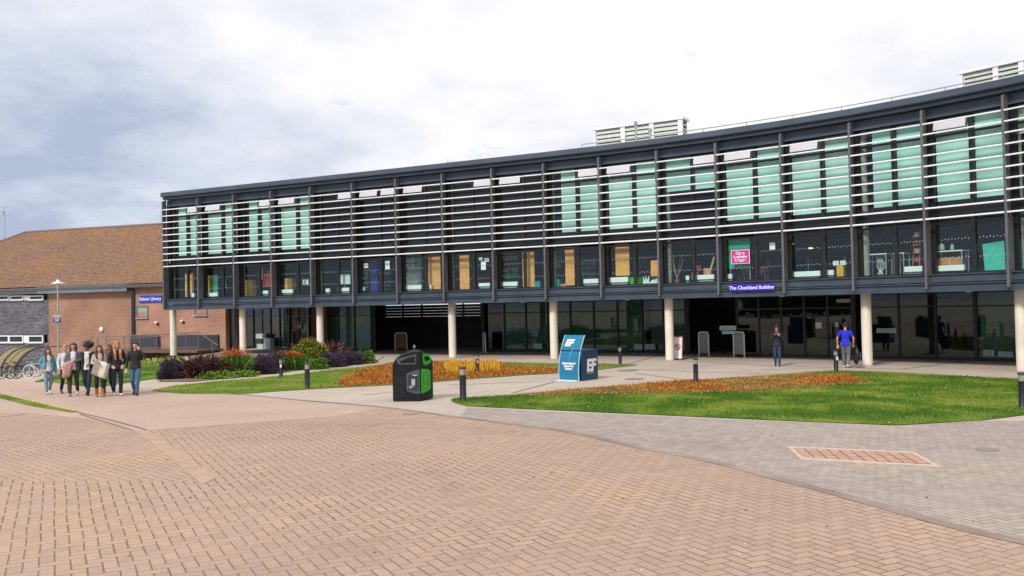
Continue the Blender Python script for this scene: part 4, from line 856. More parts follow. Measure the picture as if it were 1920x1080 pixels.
# ================================================================== ROOFTOP
galv = mat('rail_steel', (.40, .40, .42), .5, .3)
def plant(rect_pts, inset, posts, lb, slats=7):
    (xa, ya), (xb, yb) = rect_pts; A = fz(xa, 260, inset)[0]; B = fz(xb, 230, inset)[0]
    a, b = onwall(xa, ya, A, B), onwall(xb, yb, A, B); zt = max(a.z, b.z); zt = (a.z + b.z) / 2
    t = thing('rooftop_plant_enclosure', lb, 'plant enclosure', (a.x, a.y, 10.5)); ang = math.atan2(b.y - a.y, b.x - a.x); L = (b - a).xy.length; H_ = zt - 10.5
    e = V((math.cos(ang), math.sin(ang), 0)); n = V((-e.y, e.x, 0)); o = V((a.x, a.y, 0))
    fr = MB()
    def bx(mb, u0, u1, v0, v1, z0, z1): mb.hexa([o + e * u0 + n * v0 + V((0, 0, z0)), o + e * u1 + n * v0 + V((0, 0, z0)), o + e * u1 + n * v1 + V((0, 0, z0)), o + e * u0 + n * v1 + V((0, 0, z0))], [o + e * u0 + n * v0 + V((0, 0, z1)), o + e * u1 + n * v0 + V((0, 0, z1)), o + e * u1 + n * v1 + V((0, 0, z1)), o + e * u0 + n * v1 + V((0, 0, z1))])
    m = MB(); bx(m, -.1, L + .1, -.1, .85, zt - .12, zt); m.build('cap', white, t, True)
    for u, w in posts: m = MB(); bx(m, L * u - w / 2, L * u + w / 2, -.06, .04, 10.5, zt - .121); m.build('post', white, t, True)
    m = MB()
    for u in (L,): bx(m, u - .12, u - .02, .7, .8, 10.5, zt - .13)
    m.build('post', white, t, True)
    us = [p[0] * L for p in posts]
    for u0, u1 in zip(us, us[1:]):
        m = MB()
        for k in range(slats):
            z0 = 10.52 + (H_ - .15) * k / slats; z1 = z0 + (H_ - .15) / slats * .92
            m.hexa([o + e * (u0 + .07) + V((0, 0, z0)) - n * .03, o + e * (u1 - .07) + V((0, 0, z0)) - n * .03, o + e * (u1 - .07) + V((0, 0, z0)), o + e * (u0 + .07) + V((0, 0, z0))], [o + e * (u0 + .07) + V((0, 0, z1)) + n * .06, o + e * (u1 - .07) + V((0, 0, z1)) + n * .06, o + e * (u1 - .07) + V((0, 0, z1)) + n * .09, o + e * (u0 + .07) + V((0, 0, z1)) + n * .09])
        m.build('louvre_panel', mat('louvre_pale_green', (.52, .56, .52), .5), t, True)
    m = MB(); bx(m, .05, L - .05, .12, .7, 10.5, zt - .2); m.build('core', darkw, t, True)
    m = MB()
    for k in range(slats): z0 = 10.6 + (H_ - .3) * k / slats; bx(m, L - .04, L + .02, 1e-1, .68, z0, z0 + .09)
    m.build('side_louvre', mat('louvre_pale_green', (.52, .56, .52), .5), t, True)
plant(((1116, 239), (1279, 221)), 4.0, [(0, .08), (.33, .25), (.66, .25), (.98, .25)], 'pale louvred plant enclosure on the roof above the eleventh bay')
plant(((1803, 131), (1990, 96)), 3.5, [(0, .1), (.36, .2), (.62, .2), (1, .1)], 'pale louvred plant enclosure on the roof at the right edge')
t = thing('rooftop_handrail', 'thin grey safety handrail along the roof edge at the right', 'handrail', fo(10, .8, 10.5))
pts = [fo(9.6 + k * .35, .8, 10.86) for k in range(int((LAST - 9.6) / .35))]
MB().path(pts, .022, 6).build('rail', galv, t, True)
for k, p in enumerate(pts):
    if k % 2 == 0: MB().tube((p.x, p.y, 10.45), p, .02).build('post', galv, t, True)
for px, y0, y1, lb in ((1192, 233, 262, 'grey flue pipe standing in front of the middle louvre panel on the roof'), (1219, 246, 262, 'short grey flue pipe on the roof right of the taller one')):
    p = fz(px, y0, 2.2)[0]; t = thing('flue_pipe', lb, 'flue pipe', (p.x, p.y, 10.5), 0, 'flue pipes on the roof'); MB().tube((0, 0, 0), (0, 0, p.z - 10.5), .06).build('pipe', galv, t); MB().lathe([(.10, 0), (.10, .12), (.04, .16)], (0, 0, p.z - 10.5), 12).build('cowl', greyt, t)
# weeds on the roof edge
n = 900; us = np.concatenate([np.random.uniform(6.65, 7.15, 260), np.random.uniform(7.4, 10, 100), np.random.uniform(11.5, 16, 350), np.random.uniform(0, 6.5, 190)]); cl = us + .0
pos = np.array([tuple(fo(u, random.uniform(.3, 2.5), 10.5)) for u in us]); hgt = np.where((us > 6.65) & (us < 7.15), .5, .24) * np.random.rand(n) * (.4 + .6 * (np.sin(us * 9) > .2)); d = np.random.randn(n, 3) * .3; d[:, 2] = 1; d /= np.linalg.norm(d, axis=1)[:, None]
o = blades('rooftop_weeds', pos, d, hgt, .02, attr_mat('weed', [(0, (.20, .16, .08)), (.5, (.30, .14, .09)), (1, (.42, .22, .16))]), kind='stuff'); o['label'] = 'dry weeds growing along the roof edge'

# ================================================================== LIBRARY BUILDING AT THE LEFT
LA, LB_ = V((-41.3, 71, 0)), V((-26.4, 66, 0)); lang = math.atan2(LB_.y - LA.y, LB_.x - LA.x); ln = V((-math.sin(lang), math.cos(lang), 0))   # ln points away from the camera
def lw(px, py, off=0.): return onwall(px, py, LA + ln * off, LB_ + ln * off)
c0 = lw(170, 660); lib = thing('library_building', 'low brick and slate building with a broad brown tiled roof beyond the court', 'building', (c0.x, c0.y, -2))
m_brw = brick_mat('brick_wall', (.33, .18, .125), (.38, .215, .15), (.36, .25, .19), .225, .075, lang, .1); m_brw2 = brick_mat('brick_wall_pale', (.38, .165, .105), (.48, .24, .17), (.46, .35, .28), .225, .075, lang, .14)
m_slate = brick_mat('slate_wall', (.11, .105, .135), (.24, .23, .265), (.08, .08, .10), .34, .10, lang, .12, .02)
def lslab(x0, x1, y0, y1, off0, off1, name, m, z0=None, z1=None, parent=lib, **k):
    a, b = lw(x0, (y0 + y1) / 2), lw(x1, (y0 + y1) / 2); zt = lw((x0 + x1) / 2, y0).z if z1 is None else z1; zb = lw((x0 + x1) / 2, y1).z if z0 is None else z0
    q = [V((p.x, p.y, 0)) + ln * o_ for p, o_ in ((a, off0), (b, off0), (b, off1), (a, off1))]
    return MB().hexa([p + V((0, 0, zb)) for p in q], [p + V((0, 0, zt)) for p in q]).build(name, m, parent, True, **k)
EZ = lw(150, 536).z                                            # eaves height
lslab(92, 249, 545, 700, 0, .4, 'brick_wall', m_brw, z0=-3.2, z1=EZ); lslab(249, 424, 545, 700, -.05, .4, 'brick_wall', m_brw2, z0=-3.2, z1=EZ)
WZ = [lw(40, y).z for y in (553, 563, 628, 643)]
lslab(-110, 92, 1, 2, .05, .45, 'slate_wall', m_slate, z0=WZ[1] - .05, z1=EZ) if False else None
lslab(-110, 92, 1, 2, .05, .45, 'slate_wall', m_slate, z0=WZ[2], z1=WZ[1]); lslab(-110, 92, 1, 2, .05, .45, 'slate_wall', m_slate, z0=-3.2, z1=WZ[3]); lslab(82, 92, 1, 2, .052, .45, 'slate_wall', m_slate, z0=WZ[3], z1=WZ[2]); lslab(82, 92, 1, 2, .052, .45, 'slate_wall', m_slate, z0=WZ[1], z1=EZ)
lslab(-110, 82, 1, 2, -.25, .5, 'fascia', mat('fascia_grey', (.30, .33, .38), .5), z0=WZ[0] + .05, z1=EZ - .15)
lslab(-110, 424, 1, 2, .45, .6, 'rear_leaf', darkw, z0=-3.2, z1=EZ)
def lwindow(x0, x1, y0, y1, off=.0, blindm=None, nm='window', fm_=white):
    f = MB(); a, b = lw(x0, (y0 + y1) / 2), lw(x1, (y0 + y1) / 2); zt, zb = lw((x0 + x1) / 2, y0).z, lw((x0 + x1) / 2, y1).z
    def pc(u0, u1, z0, z1, o0, o1, mb):
        q = [V((a.x + (b.x - a.x) * u, a.y + (b.y - a.y) * u, 0)) + ln * oo for u, oo in ((u0, o0), (u1, o0), (u1, o1), (u0, o1))]; mb.hexa([p + V((0, 0, z0)) for p in q], [p + V((0, 0, z1)) for p in q])
    L = (b - a).xy.length; t_ = .09 / L
    pc(0, 1, zt - .09, zt, off - .04, off + .1, f); pc(0, 1, zb, zb + .09, off - .04, off + .1, f); pc(0, t_, zb + .09, zt - .09, off - .04, off + .1, f); pc(1 - t_, 1, zb + .09, zt - .09, off - .04, off + .1, f)
    w = f.build(nm, fm_, lib, True); g_ = MB(); pc(t_, 1 - t_, zb + .09, zt - .09, off + .03, off + .05, g_); g_.build('pane', mat('far_glass', (.03, .045, .04), .08, 0, .3, 1.), w, True)
    if blindm: g_ = MB(); pc(t_, 1 - t_, zb + (zt - zb) * .5, zt - .09, off + .005, off + .02, g_); g_.build('blind', blindm, w, True)
    s_ = MB(); pc(-.03, 1.03, zb - .07, zb, off - .12, off + .05, s_); s_.build('sill', greyt, w, True)
for x0, x1 in ((-40, -8), (-6, 16), (18, 43), (54, 80)): lwindow(x0, x1, 554, 563, .05); lwindow(x0 - 2, x1, 629, 643, .05)
lslab(43.5, 53.5, 554, 563, .06, .3, 'white_infill', white); lslab(43.5, 52, 629, 643, .06, .3, 'white_infill', white)
lwindow(257, 279, 573.5, 596, -.06, mat('green_roller_blind', (.25, .42, .34)), fm_=mat('frame_grey', (.16, .18, .19), .5)); lwindow(366, 390, 566, 591, -.06, mat('green_roller_blind', (.25, .42, .34)), fm_=mat('frame_grey', (.16, .18, .19)))
lslab(80, 247, 534.5, 548.5, -.55, .02, 'gutter_box', mat('lead_grey', (.17, .21, .27), .5, .1, .15, 1.)); lslab(247, 420, 532, 535.5, -.35, .1, 'gutter', mat('gutter_dark', (.05, .05, .06), .5))
dp = MB(); p = lw(250.5, 600, -.16); q = lw(245, 541, -.5); dp.path([(q.x, q.y, EZ - .25), (p.x, p.y, EZ - .55), (p.x, p.y, -2.5)], .075, 8); dp.build('downpipe', mat('pipe_dark', (.04, .045, .06), .4), lib, True); dp = MB(); p = lw(247.5, 600, -.14); dp.tube((p.x, p.y, EZ - .8), (p.x, p.y, -2.5), .05).build('downpipe', mat('pipe_dark', (.04, .045, .06)), lib, True)
lslab(250, 301, 629, 656, -.3, -.06, 'dark_store', mat('store_dark', (.035, .04, .055), .6)); lslab(330, 412, 628, 656, -.2, -.06, 'dark_store', mat('store_dark', (.035, .04, .055), .6)); lslab(232, 424, 653.5, 657, -3.2, -.3, 'ramp_slab', mat('ramp_edge', (.16, .10, .07), .8))
# roof
def rp(px, py, off): return lw(px, py, off)
def m_tiles():
    m = D.materials.new('roof_tiles'); m.use_nodes = True; t = m.node_tree; b = t.nodes['Principled BSDF']; L = t.links.new; b.inputs['Roughness'].default_value = .9; b.inputs['Specular IOR Level'].default_value = .15
    ge = N(t, 'ShaderNodeNewGeometry'); s = N(t, 'ShaderNodeSeparateXYZ'); L(ge.outputs['Position'], s.inputs[0]); u = math_(t, 'ADD', math_(t, 'MULTIPLY', s.outputs[0], math.cos(lang)), math_(t, 'MULTIPLY', s.outputs[1], math.sin(lang)))
    cb = N(t, 'ShaderNodeCombineXYZ'); L(u, cb.inputs[0]); L(s.outputs[2], cb.inputs[1]); br = N(t, 'ShaderNodeTexBrick', i_Scale=1.); br.inputs['Brick Width'].default_value = .3; br.inputs['Row Height'].default_value = .125; br.inputs['Mortar Size'].default_value = .022
    br.inputs['Color1'].default_value = (.22, .135, .095, 1); br.inputs['Color2'].default_value = (.29, .185, .13, 1); br.inputs['Mortar'].default_value = (.12, .06, .04, 1); L(cb.outputs[0], br.inputs['Vector'])
    n1 = N(t, 'ShaderNodeTexNoise', i_Scale=.22, i_Detail=5., i_Distortion=.4); L(ge.outputs['Position'], n1.inputs['Vector']); r1 = ramp(t, [(.42, (0, 0, 0)), (.62, (1, 1, 1))]); L(n1.outputs[0], r1.inputs[0])
    n2 = N(t, 'ShaderNodeTexNoise', i_Scale=5., i_Detail=5.); L(ge.outputs['Position'], n2.inputs['Vector']); r2 = ramp(t, [(.35, (.75, .75, .75)), (.65, (1.2, 1.2, 1.2))]); L(n2.outputs[0], r2.inputs[0])
    c = mixc(t, math_(t, 'MULTIPLY', r1.outputs[0], .55), br.outputs[0], (.27, .135, .055)); c = mixc(t, 1., c, r2.outputs[0], 'MULTIPLY'); L(c, b.inputs['Base Color'])
    bp = N(t, 'ShaderNodeBump', i_Strength=.7, i_Distance=.03); bp.invert = True; L(br.outputs['Fac'], bp.inputs['Height']); L(bp.outputs[0], b.inputs['Normal']); return m
e0, e1 = rp(-260, 548, -.6), rp(424, 529.5, -.6); e0.z = e1.z = EZ + .02; r0, r1 = rp(48, 434, 9.), rp(424, 414.5, 9.); zr = (r0.z + r1.z) / 2; r0.z = r1.z = zr
b0 = e0 + ln * 19.2; b1 = e1 + ln * 19.2
MB().add([e0, e1, r1, r0, b0, b1], [(0, 1, 2, 3), (0, 3, 4), (5, 4, 3, 2)]).add([v - V((0, 0, .12)) for v in (e0, e1, r1, r0, b0, b1)], [(3, 2, 1, 0), (4, 3, 0), (2, 3, 4, 5)]).build('roof', m_tiles(), lib, True, fixn=False)
MB().tube(r0 + V((0, 0, .02)), r1 + V((0, 0, .02)), .11).tube(e0, r0 + V((0, 0, .02)), .10).build('ridge_tiles', mat('ridge', (.20, .17, .17), .8), lib, True)
MB().hexa([e0 + ln * .3 - V((0, 0, .3)), e1 + ln * .3 - V((0, 0, .3)), e1 - V((0, 0, .3)), e0 - V((0, 0, .3))], [e0 + ln * .3 - V((0, 0, .12)), e1 + ln * .3 - V((0, 0, .12)), e1 - V((0, 0, .12)), e0 - V((0, 0, .12))]).build('eaves_board', mat('eaves_dark', (.08, .085, .10), .6), lib, True)
sign('sign', 'bright blue sign reading Falmer Library high on the brick wall', (261, 554, 303, 567), LA - ln * .12, LB_ - ln * .12, None, mat('sign_blue', (.01, .06, .50), .4), 'Falmer Library', .66, .006)
p = lw(190, 617.5, -.08); t = thing('wall_light', 'round white globe light on the brick wall', 'wall light', p, lang); MB().ball((0, 0, 0), (.19, .10, .19), 16, 10).build('globe', mat('globe_white', (.85, .85, .82), .3), t, smooth=True); MB().tube((0, -.0, 0), (0, .1, 0), .12).build('base', greyt, t)
for px, py, lb in ((293, 605, 'small white floodlight on the brick wall beside the slim lamp post'), (341, 602, 'small white floodlight on the brick wall right of the first column')):
    p = lw(px, py, -.15); t = thing('floodlight', lb, 'floodlight', p, lang, 'floodlights on the brick wall'); MB().ball((0, -.05, 0), (.14, .10, .10)).build('lamp_head', white, t); MB().box((.08, .05, -.08), (.18, .1, .12)).build('bracket', mat('bracket_brown', (.1, .05, .03)), t)
p = rp(9, 449, 9.2); q = rp(9, 387, 9.2); t = thing('antenna_mast', 'thin aerial mast rising above the brown tiled roof at the far left', 'aerial', (p.x, p.y, p.z - .8), lang); h = q.z - p.z + .8
MB().tube((0, 0, 0), (0, 0, h), .045, .03).build('mast', galv, t); MB().tube((-.5, 0, h - .05), (.75, 0, h - .05), .03).build('cross_arm', galv, t); MB().tube((-.35, 0, h - .85), (.4, 0, h - .85), .03).build('cross_arm', galv, t)
MB().box((-.2, 0, h - .6), (.12, .12, .25)).build('junction_box', galv, t)
galv_d = mat('railing_steel', (.20, .19, .19), .5, .2)
# ramp railings in front of the library
RA, RB = LA - ln * 2.6, LB_ - ln * 2.6
t = thing('ramp_railing', 'grey metal railing along the ramp in front of the brick wall', 'railing', onwall(240, 656, RA, RB))
top = [(143, 653), (176, 631.5), (210, 630.5), (245, 629), (283, 627.3), (318, 625.5), (348, 624), (372, 622.5), (409, 648)]; T_ = [onwall(x, y, RA, RB) for x, y in top]
MB().path(T_, .035, 6).build('handrail', galv_d, t, True); T2 = [onwall(x, y, RA, RB) for x, y in ((176, 655), (210, 636), (245, 633), (283, 631.5), (318, 629.5), (372, 627))]; MB().path(T2, .025, 6).build('lower_rail', galv_d, t, True)
T3 = [onwall(x, y, RA, RB) for x, y in ((230, 653), (283, 652.5), (318, 652), (372, 651))]; MB().path(T3, .025, 6).build('bottom_rail', galv_d, t, True)
for x, y in ((160, 642), (183, 631.3), (199, 631), (232, 629.5), (262, 628.2), (293, 626.7), (348, 624), (372, 622.5), (398, 640)): a = onwall(x, y, RA, RB); MB().tube((a.x, a.y, -1.0), a, .035).build('post', galv_d, t, True)
m = MB()
for k in range(46): x = 232 + k * 3.05; a, b = onwall(x, 630 - (x - 232) * .052, RA, RB), onwall(x, 652, RA, RB); m.tube(b, a, .008, n=4)
m.build('mesh_infill', galv_d, t, True)

# ================================================================== STREET FURNITURE
blk = mat('black_paint', (.012, .013, .018), .35, 0, .15); frost = mat('frosted_lens', (.36, .38, .30), .4, 0, .12, 8.)
def bollard():
    t = thing('bollard', '', 'bollard', group='black bollard lights along the paths')
    MB().lathe([(.10, 0), (.105, .02), (.092, .04), (.092, .76)], (0, 0, 0), 20).build('post', blk, t, smooth=True); MB().lathe([(.078, .76), (.082, .94)], (0, 0, 0), 20).build('lens', frost, t, smooth=True)
    m = MB()
    for k in range(4): m.lathe([(.074, .785 + .04 * k), (.086, .788 + .04 * k), (.086, .794 + .04 * k), (.074, .797 + .04 * k)], (0, 0, 0), 20)
    m.build('louvre_rings', mat('ring_grey', (.25, .26, .22), .5), t, smooth=True)
    MB().lathe([(.105, .94), (.105, .965), (.09, .985), (.04, 1.0)], (0, 0, 0), 20).build('cap', blk, t, smooth=True); return t
B0 = bollard(); first = True
for px, top, base, lb, st in ((576.5, 680, 729.5, 'black bollard light at the lower edge of the left lawn', 0), (527, 672.5, 708.5, 'black bollard light with a white sticker beside the shrub bed', (.7, .72, .75)), (868.5, 687, 753.5, 'large black bollard light nearest the camera right of the litter bin', 0), (895.5, 664, 701, 'black bollard light with a red and white sticker in the orange bed', (.7, .3, .3)),
                              (1163, 650, 684, 'small black bollard light right of the blue display box', 0), (1305, 671, 718.5, 'black bollard light standing in the brown bed of the large lawn', 0), (1568, 656, 698, 'black bollard light with a white sticker left of the man in blue', (.7, .72, .75)), (1917.5, 698, 765, 'black bollard light cut by the right edge of the picture', 0), (777.5, 645.5, 672, 'bollard light whose pale top shows just above the litter bin', 0)):
    p = gp(px, base); h = CH - 0; q = onwall(px, top, (p.x - 1, p.y), (p.x + 1, p.y)); s = q.z - p.z
    o = B0 if first else dup(B0); first = False; o.location = p; o['label'] = lb; o.scale = (.95 * min(1.1, s + .08), .95 * min(1.1, s + .08), s)
    if st: MB().box((.02, -.094, .63), (.09, .01, .17)).build('sticker', mat('sticker_%d' % (st[1] * 100), st, .5), o)
# litter and recycling bin
def bin_():
    P0, P1, P2 = gp(737, 753), gp(789, 752.5), gp(810.5, 748.5); e = (P1 - P0).normalized(); n = V((-e.y, e.x, 0)); W1 = (P1 - P0).length; e2 = (P2 - P1).normalized(); W2 = (P2 - P1).length; W_ = W1 + W2
    t = thing('litter_bin', 'black domed recycling bin with bright green apertures and label panel', 'litter bin', ((P0 + P2) / 2).to_tuple())
    bl = mat('bin_black', (.007, .008, .013), .42, 0, .2, 4., spec=.3)
    def fr(s, z, off=0.):
        if s <= W1: return P0 + e * s - n * off + V((0, 0, z))
        return P1 + e2 * (s - W1) + V((e2.y, -e2.x, 0)) * off + V((0, 0, z))
    def back(s, z): q = P0 + e * (W1 * 1.28 * s / W_) + n * .72; return q + V((0, 0, z))
    K = 26; hs = []
    for k in range(K + 1): u = k / K; hs.append(1.13 + .37 * math.sin(math.pi * min(1, max(0, u))) ** .62)
    v, f = [], []
    for k in range(K + 1):
        s = W_ * k / K; sh = .0
        v += [fr(s, .03), fr(s, hs[k] - .04, -.0), fr(s, hs[k], -.05) + n * .06, back(s, hs[k] - .02), back(s, .03)]
    for k in range(K):
        for j in range(4): f.append((k * 5 + j, (k + 1) * 5 + j, (k + 1) * 5 + j + 1, k * 5 + j + 1))
        f.append((k * 5 + 4, (k + 1) * 5 + 4, (k + 1) * 5, k * 5))
    f += [(0, 1, 2, 3, 4), tuple(K * 5 + j for j in (4, 3, 2, 1, 0))]
    MB().add(v, f).build('body', bl, t, True, smooth=True)
    def poly(name, pts, off, th, m):
        a = [fr(s, z, off) for s, z in pts]; b = [fr(s, z, off - th) for s, z in pts]; k = len(a)
        return MB().add(a + b, [tuple(range(k)), tuple(range(2 * k - 1, k - 1, -1))] + [(i, k + i, k + (i + 1) % k, (i + 1) % k) for i in range(k)]).build(name, m, t, True)
    px2 = lambda x: (x - 737) / 52 * W1; Z = lambda y: (752 - y) / 63.5
    R2 = lambda x: W1 + (x - 789) / 21.5 * W2
    gr = mat('bin_grey', (.05, .07, .09), .5); gn = mat('bin_green', (.03, .42, .02), .4, 0, .08); gn2 = mat('bin_green_dark', (.02, .30, .02), .5)
    poly('label_frame', [(px2(763), Z(700)), (px2(763), Z(732)), (px2(776), Z(737)), (px2(788), Z(738)), (px2(788), Z(692)), (px2(776), Z(695))], .018, .02, gr)
    poly('label', [(px2(766), Z(703)), (px2(766), Z(730)), (px2(785.5), Z(732)), (px2(785.5), Z(700))], .024, .008, mat('label_black', (.02, .03, .03), .4))
    poly('green_panel', [(R2(790.5), Z(691.5)), (R2(790.5), Z(737.5)), (R2(801), Z(735)), (R2(807), Z(731)), (R2(807), Z(697)), (R2(801), Z(693))], .018, .02, gn)
    poly('green_label', [(R2(792.5), Z(699)), (R2(792.5), Z(731)), (R2(804.5), Z(728)), (R2(804.5), Z(699))], .024, .008, gn2)
    poly('aperture_rim', [(px2(744), Z(673)), (px2(747), Z(681)), (px2(751), Z(683)), (px2(781.5), Z(682.5)), (px2(782.5), Z(664)), (px2(767), Z(667))], .014, .02, gr)
    poly('aperture', [(px2(751), Z(677)), (px2(753), Z(680)), (px2(779.5), Z(679.5)), (px2(780), Z(667.5)), (px2(768), Z(669.5))], .020, .012, mat('void_black', (.003, .003, .003), .9))
    poly('green_aperture_rim', [(R2(793), Z(664)), (R2(794.5), Z(684)), (R2(800), Z(685.5)), (R2(808.5), Z(681)), (R2(808.5), Z(671)), (R2(802), Z(664))], .014, .02, gn)
    poly('green_aperture', [(R2(796), Z(670)), (R2(797), Z(677.5)), (R2(805.5), Z(677)), (R2(806), Z(672)), (R2(801), Z(668.5))], .022, .012, mat('void_black', (.003, .003, .003), .9))
    for k in range(4): x = 741 + 5.2 * k; poly('rib', [(px2(x), Z(745)), (px2(x + 2.4), Z(745)), (px2(x + 2.4), Z(704)), (px2(x), Z(704))], .014, .02, mat('bin_rib', (.012, .014, .022), .4))
    poly('skirt', [(0.01, .0), (W1 - .01, .0), (W1 - .01, .09), (.01, .09)], .022, .03, bl)
    # can emblem and lettering lines
    cx, cz = px2(776), Z(716)
    for s0, s1, z0, z1 in ((-.045, -.03, -.075, .075), (.03, .045, -.075, .075), (-.045, .045, .075, .09), (-.045, .045, -.09, -.075), (-.012, .012, -.04, .04)): poly('can_emblem', [(cx + s0, cz + z0), (cx + s1, cz + z0), (cx + s1, cz + z1), (cx + s0, cz + z1)], .030, .005, white_note)
    for x0, x1, y0, y1 in ((775, 783.5, 702, 704), (768, 776.5, 723, 724.2), (768, 774.5, 725.6, 726.8)): poly('print_line', [(px2(x0), Z(y1)), (px2(x1), Z(y1)), (px2(x1), Z(y0)), (px2(x0), Z(y0))], .029, .004, mat('print_grey', (.4, .42, .42)))
    for k, w in enumerate((9.5, 6, 8, 7, 4, 7)): y = 702 + k * 4.5; poly('print_line', [(R2(794), Z(y + 1.1)), (R2(794 + w), Z(y + 1.0)), (R2(794 + w), Z(y)), (R2(794), Z(y))], .029, .004, mat('print_pale_green', (.25, .62, .2)))
    m = MB()
    for off in (.10, .24):
        K2 = 12; vv = []
        for k in range(K2 + 1):
            u = .05 + .60 * k / K2; s = W_ * u; hh = 1.13 + .37 * math.sin(math.pi * u) ** .62
            a = fr(min(s, W_), hh, 0).lerp(back(s, hh), off); b = fr(min(s, W_), hh, 0).lerp(back(s, hh), off + .05); vv += [a + V((0, 0, .016)), b + V((0, 0, .016))]
        m.add(vv, [(2 * k, 2 * k + 2, 2 * k + 3, 2 * k + 1) for k in range(K2)])
    m.build('hood_strips', mat('hood_pale_gloss', (.12, .13, .17), .18, 0, .05), t, True)  # two paler, glossier strips over the left and middle of the hood
bin_()
# blue display stand and box
def display():
    c = gp(1093, 714.5); a = R(40); el = V((-math.cos(a), math.sin(a), 0)); er = V((math.sin(a), math.cos(a), 0)); S = 1.02
    nav = mat('display_navy', (.004, .045, .10), .35, 0, .1); tl = mat('display_teal', (.008, .17, .30), .3, 0, .05); tls = mat('display_side', (.01, .12, .22), .35, 0, .05)
    q = [c, c + el * S, c + el * S + er * S * .95, c + er * S * .95]; H_ = 1.10
    t = thing('display_box', 'dark blue square box printed with white EF letters behind the curved panel', 'display box', c); MB().hexa([p + V((0, 0, .01)) for p in q], [p + V((0, 0, H_)) for p in q]).build('box', nav, t, True, bevel=.008)
    MB().hexa([p + V((0, 0, H_ + .002)) for p in q], [p + V((0, 0, H_ + .015)) for p in q]).build('lid', tls, t, True)
    f = c + er * S * .50; M = facing(f + V((0, 0, .52)) + V((er.y, -er.x, 0)) * .015, math.atan2(er.y, er.x)); text('letters', 'EF', .60, white, M, t, .004, .028, .12, spacing=.95)
    f2 = f + V((0, 0, .26)) + V((er.y, -er.x, 0)) * .012 - er * .05; MB().box(f2, (.42, .006, .03), math.atan2(er.y, er.x)).build('print_line', mat('print_dim', (.30, .40, .48)), t, True)
    no = V((-math.sin(a), -math.cos(a), 0)); W_ = .88; fc = c + el * (S * .5 + .02) + no * .10
    t = thing('curved_display', 'tall curved teal panel printed with white EF letters leaning on the dark blue box', 'display stand', fc + V((0, 0, 0)))
    prof = []
    for k in range(15): u = k / 14; z = 1.62 * u + .02; off = .02 + .10 * math.sin(u * math.pi * .5) - .52 * u ** 2.1; prof.append((off + .0, z))
    ex = -el
    def pp(x, off, z): return fc + ex * x + no * off + V((0, 0, z))
    v = []; K = len(prof)
    for off, z in prof: v += [pp(-W_ / 2, off, z), pp(W_ / 2, off, z), pp(W_ / 2, off - .02, z), pp(-W_ / 2, off - .02, z)]
    fs = [(0, 3, 2, 1), tuple((K - 1) * 4 + j for j in range(4))]
    for k in range(K - 1):
        for j in range(4): fs.append((k * 4 + j, k * 4 + (j + 1) % 4, (k + 1) * 4 + (j + 1) % 4, (k + 1) * 4 + j))
    MB().add(v, fs).build('panel', tl, t, True, smooth=True)
    for sx in (-1, 1):
        v = []
        for off, z in prof: x = sx * W_ / 2; v += [pp(x - .012, off + .008, z), pp(x + .012, off + .008, z), pp(x + .012, off - .028, z), pp(x - .012, off - .028, z)]
        MB().add(v, fs).build('edge_trim', mat('trim_pale', (.45, .62, .72), .3), t, True)
    MB().hexa([pp(-W_ / 2, .02, .004), pp(W_ / 2, .02, .004), pp(W_ / 2, .30, .004), pp(-W_ / 2, .30, .004)], [pp(-W_ / 2, .02, .03), pp(W_ / 2, .02, .03), pp(W_ / 2, .30, .012), pp(-W_ / 2, .30, .012)]).build('foot_plate', white, t, True)
    def P(u): return prof[int(u * (K - 1))]
    def pm(x, u):
        k = u * (K - 1); i = int(k); o0, z0 = prof[i]; o1, z1 = prof[min(i + 1, K - 1)]; w = k - i; off, z = o0 + (o1 - o0) * w, z0 + (z1 - z0) * w; yv = (no * (o1 - o0) + V((0, 0, z1 - z0))).normalized(); xv = ex; zv = xv.cross(yv); p = pp(x, off, z) + zv * .008
        return Matrix(((xv.x, yv.x, zv.x, p.x), (xv.y, yv.y, zv.y, p.y), (xv.z, yv.z, zv.z, p.z), (0, 0, 0, 1)))
    text('letters', 'EF', .36, white, pm(-.14, .82), t, .003, .018, .2)
    for k, w in enumerate(('International', 'Language', 'Centre')): text('lettering', w, .115, white, pm(.0, .375 - .06 * k), t, .003, .006, .0, align='LEFT' if False else 'CENTER')
    m = MB(); pts = [pm(.09 - .1 * (1 - k / 8), .42 + .30 * k / 8).translation for k in range(9)]; m.path(pts, .007, 4); m.build('printed_line', mat('trim_pale', (.45, .62, .72)), t, True)
display()
# tubular barriers and A board in front of the entrance
def barrier(p, w, h, rz, lb, m):
    t = thing('hoop_barrier', lb, 'barrier', p, rz, 'round topped tubular barriers'); r = .12; pts = [(-w / 2, 0, 0), (-w / 2, 0, h - r), (-w / 2 + r * .3, 0, h - r * .3), (-w / 2 + r, 0, h), (w / 2 - r, 0, h), (w / 2 - r * .3, 0, h - r * .3), (w / 2, 0, h - r), (w / 2, 0, 0)]
    MB().path(pts, .032, 8).build('hoop', white, t); MB().box((0, 0, h / 2 + .05), (w - .07, .02, h - .2)).build('panel', m, t)
gp_ = mat('barrier_grey', (.26, .27, .27), .5)
barrier(gp(1320, 667.5), .62, 1.22, R(-50), 'grey panelled hoop barrier left of the two at the entrance', gp_); barrier(gp(1386, 670), .62, 1.25, R(-50), 'grey panelled hoop barrier right of the two, nearer the woman', gp_)
barrier(gp(752, 657), .80, 1.15, R(-10), 'brown panelled hoop barrier in the dark passage above the litter bin', mat('barrier_brown', (.16, .06, .035), .6)); barrier(gp(908.5, 661), .62, 1.18, R(-75), 'pale hoop barrier seen edge on beside the dark passage', gp_)
p = gp(1272, 674); t = thing('a_board', 'white A board with a red prohibition ring behind the round column', 'a-board', p, R(-25))
